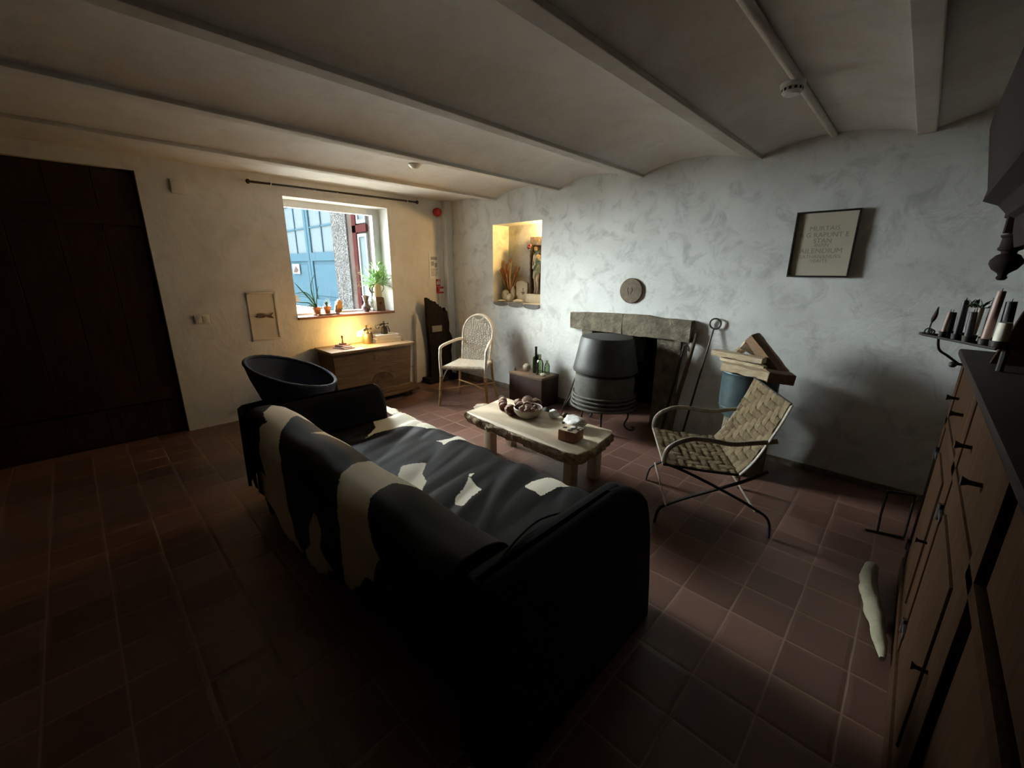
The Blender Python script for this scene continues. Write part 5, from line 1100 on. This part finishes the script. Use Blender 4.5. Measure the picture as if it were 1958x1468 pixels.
# ------------------------------------------------------------ navy tub chair behind the sofa
t = thing('tub_chair', 'round navy woven tub chair half hidden behind the sofa', 'chair', (1.27, -2.68, 0), radians(52))
c0 = Vector((1.28, -2.70, 0)); u = Vector((cos(radians(52)), sin(radians(52)), 0)); v_ = Vector((-u.y, u.x, 0))
def rim(a, r=0.33, dz=0.0): return c0+u*cos(a)*r*1.0+v_*sin(a)*r+Vector((0, 0, 0.725-0.115*cos(a)+dz))
b = B(); n = 60; rings = []
lv = [(1.0, 0), (1.015, -0.012), (1.0, -0.03), (0.93, -0.06), (0.80, -0.13), (0.68, -0.22), (0.60, -0.30), (0.55, -0.36)]
for k, dz in lv: rings.append([rim(2*pi*j/n, 0.33*k, dz) if dz > -0.05 else Vector((*(rim(2*pi*j/n, 0.33*k).to_2d()), (rim(2*pi*j/n).z+dz)*(1-min(1, -dz/0.36))+0.36*min(1, -dz/0.36)))for j in range(n)])
inner = [(0.965, -0.012), (0.90, -0.05), (0.77, -0.12), (0.64, -0.20), (0.56, -0.25)]
rin = [[rim(2*pi*j/n, 0.33*k, dz) if dz > -0.02 else Vector((*(rim(2*pi*j/n, 0.33*k).to_2d()), (rim(2*pi*j/n).z+dz)*(1-min(1, -dz/0.26))+0.44*min(1, -dz/0.26)))for j in range(n)] for k, dz in inner]
loft(b, rings[::-1]+rin); obj('shell', b, 'blue_fabric', t, smooth=70)
b = B(); tube(b, [rim(a, 0.327) for a in np.linspace(0, 2*pi, 61)[:-1]], [0.0135+0.002*(i % 2) for i in range(60)], 8, closed=True); obj('rim', b, 'blue_fabric', t)
for a in (0.8, 2.35, 3.9, 5.5):
    b = B(); p = c0+u*cos(a)*0.16+v_*sin(a)*0.16; q_ = c0+u*cos(a)*0.24+v_*sin(a)*0.24; tube(b, [p+Vector((0, 0, 0.37)), q_+Vector((0, 0, 0.003))], [0.012, 0.009], 10); obj('leg', b, 'iron', t)

# ------------------------------------------------------------ woven iron lounge chair
TH = radians(31.5); LO = Vector((4.56, -1.22, 0)); LU = Vector((cos(TH), sin(TH), 0)); LN = Vector((-sin(TH), cos(TH), 0)); LW = 0.60
def LP(s, z, w_=0.0): return LO+LU*s+LN*w_+Vector((0, 0, z))
t = thing('lounge_chair', 'iron folding lounge chair with woven strap seat and back', 'chair', tuple(LP(-0.33, 0, 0.3)), TH)
for side, w_ in (('near', 0.0), ('far', LW)):
    o = 0.012 if w_ == 0 else -0.012
    b = B(); tube(b, smoothpath([LP(-0.635, 0.425, w_), LP(-0.478, 0.368, w_), LP(-0.214, 0.245, w_), LP(-0.094, 0.178, w_), LP(-0.035, 0.140, w_), LP(-0.006, 0.085, w_), LP(0, 0.004, w_)], 6), 0.011, 8, flat=(1.25, 0.75)); obj('leg', b, 'iron', t)
    b = B(); tube(b, smoothpath([LP(-0.06, 0.425, w_+o), LP(-0.105, 0.395, w_+o), LP(-0.211, 0.332, w_+o), LP(-0.46, 0.212, w_+o), LP(-0.60, 0.135, w_+o), LP(-0.64, 0.09, w_+o), LP(-0.655, 0.004, w_+o)], 6), 0.011, 8, flat=(1.25, 0.75)); obj('leg', b, 'iron', t)
    b = B(); tube(b, smoothpath([LP(-0.225, 0.375, w_), LP(-0.148, 0.485, w_), LP(-0.077, 0.645, w_), LP(-0.039, 0.743, w_), LP(-0.006, 0.845, w_)], 5), 0.009, 8, flat=(1.3, 0.7)); obj('back_upright', b, 'arm_strap', t)
    b = B(); tube(b, smoothpath([LP(-0.64, 0.415, w_), LP(-0.54, 0.408, w_), LP(-0.39, 0.397, w_), LP(-0.205, 0.391, w_)], 5), 0.008, 8); obj('seat_rail', b, 'iron', t)
    b = B(); tube(b, smoothpath([LP(-0.64, 0.425, w_), LP(-0.630, 0.500, w_), LP(-0.588, 0.552, w_), LP(-0.503, 0.592, w_), LP(-0.41, 0.596, w_), LP(-0.28, 0.583, w_), LP(-0.164, 0.600, w_), LP(-0.045, 0.622, w_)], 6), 0.011, 8, flat=(1.3, 0.6)); obj('arm', b, 'arm_strap', t)
for s, z, m_ in ((-0.64, 0.418, 'arm_strap'), (-0.012, 0.845, 'iron'), (-0.094, 0.165, 'arm_strap'), (-0.60, 0.140, 'arm_strap'), (-0.215, 0.39, 'iron')):
    b = B(); tube(b, [LP(s, z, -0.004), LP(s, z, LW+0.004)], 0.007, 8); obj('cross_rod', b, m_, t)
def weave(name, path, nl, nt_, w0, w1):
    """path: (s, z) polyline of the sling; nl straps along it, nt_ straps across, over-two under-two"""
    PA = smoothpath([LP(s, z, 0) for s, z in path], 16); L = [0]
    for p, q in zip(PA, PA[1:]): L.append(L[-1]+(q-p).length)
    tot = L[-1]
    def at(f):
        d = f*tot; i = min(len(L)-2, max(k for k in range(len(L)) if L[k] <= d)); g = (d-L[i])/(L[i+1]-L[i])
        p = PA[i].lerp(PA[i+1], g); tg = (PA[min(i+2, len(PA)-1)]-PA[max(i-1, 0)]).normalized(); return p, tg.cross(LN).normalized(), tg
    amp = 0.0065
    def strip(pts, nrm, acr, wd, bb):
        rows = []
        for p, n_, a_ in zip(pts, nrm, acr):
            rows.append([bb.verts.new(p+a_*wd*k+n_*(0.006*(1-(2*k)**2)-0.003)) for k in (-0.5, -0.25, 0, 0.25, 0.5)])
        for A, C in zip(rows, rows[1:]):
            for j in range(4): bb.faces.new((A[j], A[j+1], C[j+1], C[j]))
    b = B(); lw = (w1-w0)/nl; tw = tot/nt_
    for i in range(nl):
        wc = w0+(i+0.5)*lw; pts, nr, ac = [], [], []
        for k in range(nt_*3+1):
            f = k/(nt_*3); p, n_, tg = at(f); j = min(nt_-1, k//3); ph = (i+j) % 4 < 2
            h = amp if ph else -amp
            if k % 3 == 0 and k and j < nt_ and ((i+j-1) % 4 < 2) != ph: h = 0
            pts.append(p+LN*wc+n_*h); nr.append(n_); ac.append(LN)
        strip(pts, nr, ac, lw*0.96, b)
    bmesh.ops.solidify(b, geom=list(b.faces), thickness=0.002)
    b2 = B()
    for j in range(nt_):
        p, n_, tg = at((j+0.5)/nt_); pts, nr, ac = [], [], []
        for k in range(nl*3+1):
            i = min(nl-1, k//3); ph = (i+j) % 4 < 2; h = -amp if ph else amp
            if k % 3 == 0 and k and ((i-1+j) % 4 < 2) != ph: h = 0
            pts.append(p+LN*(w0+(w1-w0)*k/(nl*3))+n_*h); nr.append(n_); ac.append(tg)
        strip(pts, nr, ac, tw*0.96, b2)
    bmesh.ops.solidify(b2, geom=list(b2.faces), thickness=0.002)
    for f in b2.faces: f.material_index = 1
    me = bpy.data.meshes.new('x'); b2.to_mesh(me); b2.free(); b.from_mesh(me); bpy.data.meshes.remove(me)
    obj(name, b, ['strap', 'strap_dark'], t, smooth=60)
weave('seat', [(-0.64, 0.424), (-0.54, 0.412), (-0.39, 0.400), (-0.215, 0.396)], 12, 9, 0.004, LW-0.004)
weave('backrest', [(-0.215, 0.398), (-0.148, 0.492), (-0.080, 0.650), (-0.044, 0.746), (-0.014, 0.848)], 10, 10, 0.008, LW-0.008)

# ------------------------------------------------------------ zinc pail of firewood on a stone block
KX, KY = 4.12, -0.33
b = B(); lathe(b, [(0, 0), (0.165, 0), (0.172, 0.02), (0.168, 0.30), (0.160, 0.415), (0.14, 0.425), (0, 0.425)], (KX+0.02, KY, 0), 24)
for v in b.verts: v.co += noise.noise_vector(v.co*9)*0.012*(0.02 < v.co.z < 0.40)
obj('stone_pedestal', b, 'stone', label='rough stone pedestal under the zinc log pail', cat='pedestal')
t = thing('zinc_log_pail', 'blue-grey zinc pail full of split firewood by the wall', 'pail', (KX, KY, 0.426))
b = B(); lathe(b, [(0, 0), (0.125, 0), (0.165, 0.02), (0.188, 0.07), (0.197, 0.14), (0.198, 0.34), (0.203, 0.365), (0.209, 0.372), (0.205, 0.38), (0.196, 0.374), (0.190, 0.34), (0.188, 0.14), (0.175, 0.08), (0.12, 0.03), (0, 0.028)], (KX, KY, 0.427), 44); obj('body', b, 'zinc', t)
b = B(); tube(b, [(KX+0.199*cos(a), KY+0.199*sin(a), 0.427+0.10) for a in np.linspace(0, 2*pi, 45)[:-1]], 0.004, 6, closed=True); obj('hoop', b, 'zinc', t)
def log(c, L, wd, ht, az, el, label, m='log', seed=0, roll=0.0):
    b = B(); R = Matrix.Rotation(az, 3, 'Z') @ Matrix.Rotation(-el, 3, 'Y') @ Matrix.Rotation(roll, 3, 'X')
    sec = [(-0.5, -0.45), (0.5, -0.5), (0.48, 0.35), (0.1, 0.5), (-0.42, 0.38)]; rings = []
    for i in range(9):
        f = i/8-0.5; k = 1-0.22*max(0, abs(f)*2-0.75)/0.25*(seed % 2)
        rings.append([Vector(c)+R@Vector((f*L+0.012*noise.noise(Vector((i, j, seed))), y*wd*k+0.008*noise.noise(Vector((f*4, j*2, seed))), z*ht*k+0.008*noise.noise(Vector((f*4, j*2+9, seed))))) for j, (y, z) in enumerate(sec)])
    loft(b, rings); bmesh.ops.bevel(b, geom=[e for e in b.edges if e.calc_face_angle(0) > 0.6], offset=0.003, segments=1, affect='EDGES')
    obj('firewood_log', b, m, label=label, cat='firewood', group='split firewood in the zinc pail', smooth=30)
log((4.115, -0.47, 0.835), 0.34, 0.075, 0.070, -0.18, -0.04, 'pale split log lying lowest at the front of the pail', 'log', 2)
log((4.06, -0.37, 0.872), 0.34, 0.07, 0.030, -0.25, -0.03, 'thin pale split log lying in the middle of the front stack', 'log', 3)
log((4.02, -0.36, 0.917), 0.38, 0.10, 0.045, -0.15, -0.02, 'long whitish split log on top pointing left', 'log', 4)
log((4.20, -0.30, 0.94), 0.36, 0.10, 0.085, -0.3, -0.75, 'brown square-cut log slanting down to the right behind the pail', 'log_brown', 6, 0.2)
log((4.14, -0.22, 0.93), 0.30, 0.07, 0.06, 0.35, -0.5, 'light brown log leaning behind the whitish top log', 'log', 8, 0.4)
log((3.99, -0.24, 0.93), 0.14, 0.05, 0.045, 1.2, 0.5, 'short log stub poking up at the back left of the pail', 'log', 5, 0.4)
log((4.31, -0.42, 0.815), 0.22, 0.11, 0.085, 0.9, -0.15, 'dark brown log on the right rim of the pail', 'log_brown', 10, 0.1)
log((4.12, -0.30, 0.80), 0.33, 0.14, 0.10, 0.5, 0.0, 'brown log lying underneath inside the pail', 'log_brown', 12)

# ------------------------------------------------------------ cabinet on the right
CX0, CY0, CY1, CZ = 5.145, -3.3, -1.08, 1.18
t = thing('pine_dresser', 'tall old pine dresser with black iron fittings at the right edge', 'cabinet', (5.43, -2.2, 0))
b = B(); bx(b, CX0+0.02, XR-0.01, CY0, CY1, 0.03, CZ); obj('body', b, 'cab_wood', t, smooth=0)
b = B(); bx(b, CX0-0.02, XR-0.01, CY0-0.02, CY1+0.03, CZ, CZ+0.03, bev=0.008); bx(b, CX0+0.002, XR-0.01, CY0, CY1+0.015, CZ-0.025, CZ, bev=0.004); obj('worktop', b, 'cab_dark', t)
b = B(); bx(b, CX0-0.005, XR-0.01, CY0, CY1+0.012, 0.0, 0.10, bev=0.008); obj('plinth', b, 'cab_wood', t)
b = B()
for y0, y1 in ((CY1-0.09, CY1), (-1.86, -1.76), (-2.62, -2.52)): bx(b, CX0, CX0+0.022, y0, y1, 0.10, CZ-0.025, bev=0.003)
bx(b, CX0, CX0+0.022, CY0, CY1, 0.86, 0.90, bev=0.002); obj('face_frame', b, 'cab_wood', t)
for y0, y1 in ((-1.755, CY1-0.095), (-2.515, -1.865)):
    b = B(); bx(b, CX0+0.004, CX0+0.024, y0, y1, 0.11, 0.855, bev=0.003); bx(b, CX0-0.004, CX0+0.01, y0+0.09, y1-0.09, 0.20, 0.765, bev=0.006)
    dr = obj('door', b, 'cab_wood', t)
    b = B(); tube(b, [(CX0+0.004, y0+0.05, 0.52), (CX0-0.02, y0+0.05, 0.52), (CX0-0.03, y0+0.05, 0.52)], [0.006, 0.006, 0.013], 10); obj('knob', b, 'iron', dr)
    for z in (0.23, 0.73):
        b = B(); bx(b, CX0-0.008, CX0+0.004, y1-0.075, y1+0.015, z-0.012, z+0.012, bev=0.003); lathe(b, [(0, -0.03), (0.008, -0.03), (0.008, 0.03), (0, 0.03)], (CX0-0.006, y1, z), 10); obj('hinge', b, 'iron', dr)
    b = B(); bx(b, CX0+0.004, CX0+0.024, y0, y1, 0.905, CZ-0.03, bev=0.003); dw = obj('drawer', b, 'cab_wood', t)
    for k in (0.25, 0.75):
        y = y0+(y1-y0)*k; b = B(); tube(b, [(CX0+0.004, y, 1.03), (CX0-0.02, y, 1.03), (CX0-0.034, y, 1.03)], [0.006, 0.007, 0.014], 10); obj('knob', b, 'iron', dw)
# upper hutch
b = B(); prism(b, [(-1.17, 1.21), (-1.17, 1.66), (-1.20, 2.05), (-1.24, 2.05), (-1.235, 1.21)], 5.42, XR-0.01, 'x'); obj('hutch_side', b, 'cab_wood', t, smooth=0)
b = B(); prism(b, [(5.192, 1.211), (5.212, 1.30), (5.232, 1.40), (5.262, 1.50), (5.30, 1.64), (5.40, 1.70), (5.44, 1.70), (5.44, 1.211)], -1.44, -1.41, 'y'); obj('scrolled_side_board', b, 'cab_wood', t)
b = B(); bx(b, XR-0.04, XR-0.01, CY0, -1.17, 1.21, 2.05); obj('hutch_back', b, 'cab_wood', t, smooth=0)
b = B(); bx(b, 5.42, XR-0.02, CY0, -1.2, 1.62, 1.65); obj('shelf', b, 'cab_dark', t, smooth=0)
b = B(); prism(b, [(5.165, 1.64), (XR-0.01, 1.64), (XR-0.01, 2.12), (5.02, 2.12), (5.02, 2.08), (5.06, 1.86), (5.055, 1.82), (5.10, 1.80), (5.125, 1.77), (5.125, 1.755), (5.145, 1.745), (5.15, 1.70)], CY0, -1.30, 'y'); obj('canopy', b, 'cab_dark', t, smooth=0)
def pendant(y):
    b = B(); lathe(b, [(0, 0), (0.020, 0), (0.014, -0.008), (0.034, -0.012), (0.034, -0.018), (0.028, -0.024), (0.030, -0.055), (0.033, -0.058), (0.033, -0.066), (0.022, -0.072), (0.020, -0.080), (0.032, -0.086), (0.044, -0.104), (0.045, -0.118), (0.034, -0.138), (0.016, -0.152), (0.012, -0.160), (0.016, -0.170), (0.010, -0.178), (0, -0.179)], (5.160, y, 1.70), 26); obj('turned_pendant', b, 'cab_dark', t)
    b = B(); bx(b, 5.130, 5.190, y-0.03, y+0.03, 1.695, 1.80, bev=0.003); obj('pendant_block', b, 'cab_dark', t)
pendant(-1.36); pendant(-2.9)

# iron candelabra bracket at the far corner of the dresser with its candles
def candle_rack():
    A0 = Vector((4.985, -1.30, 1.292)); A1 = Vector((5.20, -1.62, 1.29)); d = (A1-A0).normalized(); s = Vector((-d.y, d.x, 0))
    t = thing('iron_candle_rack', 'black wrought-iron candle rack hanging over the corner of the dresser', 'candle holder', tuple(A0))
    Lg = (A1-A0).length
    b = B()
    for o in (-0.03, 0.03): tube(b, [A0+d*0.05+s*o, A1+s*o], 0.005, 8)
    tube(b, smoothpath([A0+d*0.05-s*0.03, A0+d*0.01-s*0.015, A0, A0+d*0.01+s*0.015, A0+d*0.05+s*0.03], 4), 0.005, 8)
    for k in range(9): p = A0+d*(0.06+k*(Lg-0.08)/8); tube(b, [p-s*0.03, p+s*0.03], 0.004, 6)
    obj('tray', b, 'iron', t)
    b = B(); c = A0+d*0.03+Vector((0, 0, 0.012)); tube(b, [c+s*0.014*cos(a)+Vector((0, 0, 0.014*sin(a))) for a in np.linspace(0, 2*pi, 15)[:-1]], 0.003, 6, closed=True); tube(b, [c+d*0.02+s*0.010*cos(a)+Vector((0, 0, 0.010*sin(a))) for a in np.linspace(0, 2*pi, 15)[:-1]], 0.003, 6, closed=True); obj('scroll', b, 'iron', t)
    b = B(); tube(b, smoothpath([A0+d*0.03, A0+d*0.035+Vector((0, 0, 0.05)), A0+d*0.045+Vector((0, 0, 0.085)), A0+d*0.05+Vector((0, 0, 0.12))], 4), [0.0028]*5+[0.006, 0.008, 0.008, 0.007, 0.006, 0.004, 0.003, 0.001], 8); obj('leaf_spike', b, 'iron', t)
    b = B(); e = A0+d*0.09; f_ = Vector((5.125, -1.24, 1.165)); tube(b, smoothpath([e, e*0.75+f_*0.25+Vector((-0.010, 0, -0.045+0.02)), e*0.4+f_*0.6+Vector((-0.008, 0, -0.012)), f_], 8), 0.0048, 8); obj('support_arm', b, 'iron', t)
    b = B(); blob(b, f_+Vector((-0.018, -0.0, -0.004)), 0.014, 2, 0.02); tube(b, [f_+Vector((-0.02, 0, 0)), f_+Vector((0.02, 0, 0))], 0.006, 8); obj('ball_end', b, 'iron', t)
    b = B(); pb = A1+s*0.0; tube(b, [pb, Vector((pb.x, pb.y, 1.212))], 0.010, 8); obj('post', b, 'iron', t)
    cl = [(0.10, 0.02, 0.095, 0.014, 'wax_green', 'thick dark green candle at the outer left end of the rack'), (0.13, -0.018, 0.100, 0.007, 'wax_pink', 'thin faded pink candle behind the green one on the rack'),
          (0.155, 0.02, 0.145, 0.010, 'wax_dark', 'tall black candle third from the left on the rack'), (0.19, -0.015, 0.150, 0.009, 'wax_dark', 'tall thin black candle beside the short white one'),
          (0.215, 0.015, 0.125, 0.013, 'wax', 'white candle in a dark cup in the middle of the rack'), (0.25, -0.018, 0.110, 0.012, 'wax_dark', 'short black candle right of the middle white one'),
          (0.275, 0.018, 0.165, 0.014, 'wax_dark', 'tall thick black candle in the right half of the rack'), (0.31, -0.01, 0.190, 0.013, 'wax_pink', 'pinkish candle with black top at the right of the rack'),
          (0.335, 0.022, 0.155, 0.016, 'wax_dark', 'thick leaning black candle near the dresser'), (0.36, -0.005, 0.085, 0.020, 'wax', 'short fat white candle at the right end of the rack')]
    for k, (a, o, h, r, m_, lab) in enumerate(cl):
        p = A0+d*a+s*o+Vector((0, 0, 0.006)); b = B(); lean = Vector((0.006*sin(k*2.1), 0.006*cos(k*1.7), 0))
        tube(b, [p, p+Vector((0, 0, h*0.5))+lean*0.5, p+Vector((0, 0, h))+lean], [r, r*0.97, r*0.88], 14)
        c = thing('candle', lab, 'candle', tuple(p), 0, 'candles in the iron rack'); obj('wax', b, m_, c)
        b = B(); tube(b, [p+Vector((0, 0, h-0.002))+lean, p+Vector((0.001, 0, h+0.010))+lean], 0.0012, 5); obj('wick', b, 'iron', c)
        b = B(); lathe(b, [(0, -0.003), (r+0.004, -0.003), (r+0.006, 0.02), (r+0.0035, 0.02), (r+0.0015, 0), (0, 0)], tuple(p), 16); obj('candle_cup', b, 'iron', t)
    b = B(); rnd = random.Random(2); p = A0+d*0.23+Vector((0, 0, 0.13))
    for i in range(26):
        a = rnd.uniform(0, 2*pi); el = rnd.uniform(0.1, 1.3); leaf_faces(b, p+Vector((rnd.uniform(-.03, .03), rnd.uniform(-.03, .03), 0)), (cos(a)*cos(el), sin(a)*cos(el), sin(el)), (0.1, 0.1, 1), 0.045, 0.010, 0.2, 3)
    tube(b, [p-Vector((0, 0, 0.125)), p], 0.002, 5)
    obj('dried_sprig', b, 'leaf_dark', label='grey-green dried sprig stuck among the rack candles', cat='dried plant')
candle_rack()

# driftwood and iron stand on the floor by the dresser
b = B(); pts = smoothpath([(5.035, -1.17, 0.05), (5.025, -1.30, 0.055), (5.045, -1.48, 0.05), (5.085, -1.68, 0.045), (5.115, -1.86, 0.035)], 6)
tube(b, pts, [0.010+0.026*sin(pi*min(1, 0.12+0.88*i/(len(pts)-1))) for i in range(len(pts))], 14)
for v in b.verts: v.co += noise.noise_vector(v.co*16)*0.010; v.co.z = max(0.002, v.co.z)
t = thing('driftwood', 'pale bleached driftwood lying on the floor against the dresser', 'driftwood', (5.06, -1.5, 0)); obj('wood', b, 'drift', t, smooth=60)
b = B(); blob(b, (5.012, -1.33, 0.076), (0.010, 0.014, 0.008), 2, 0.1); obj('knot_hole', b, 'hole', t)
t = thing('iron_floor_stand', 'thin black iron foot stand on the floor near the dresser', 'iron stand', (5.03, -0.69, 0))
b = B(); tube(b, [(4.975, -0.715, 0.008), (5.03, -0.695, 0.008), (5.15, -0.655, 0.008)], 0.007, 8); obj('foot_bar', b, 'iron', t)
b = B(); tube(b, [(5.03, -0.695, 0.008), (5.025, -0.69, 0.12), (5.03, -0.65, 0.27)], 0.007, 8); tube(b, [(5.03, -0.65, 0.27), (5.15, -0.60, 0.27)], 0.007, 8); tube(b, [(5.15, -0.655, 0.008), (5.15, -0.60, 0.27)], 0.007, 8); obj('upright', b, 'iron', t)
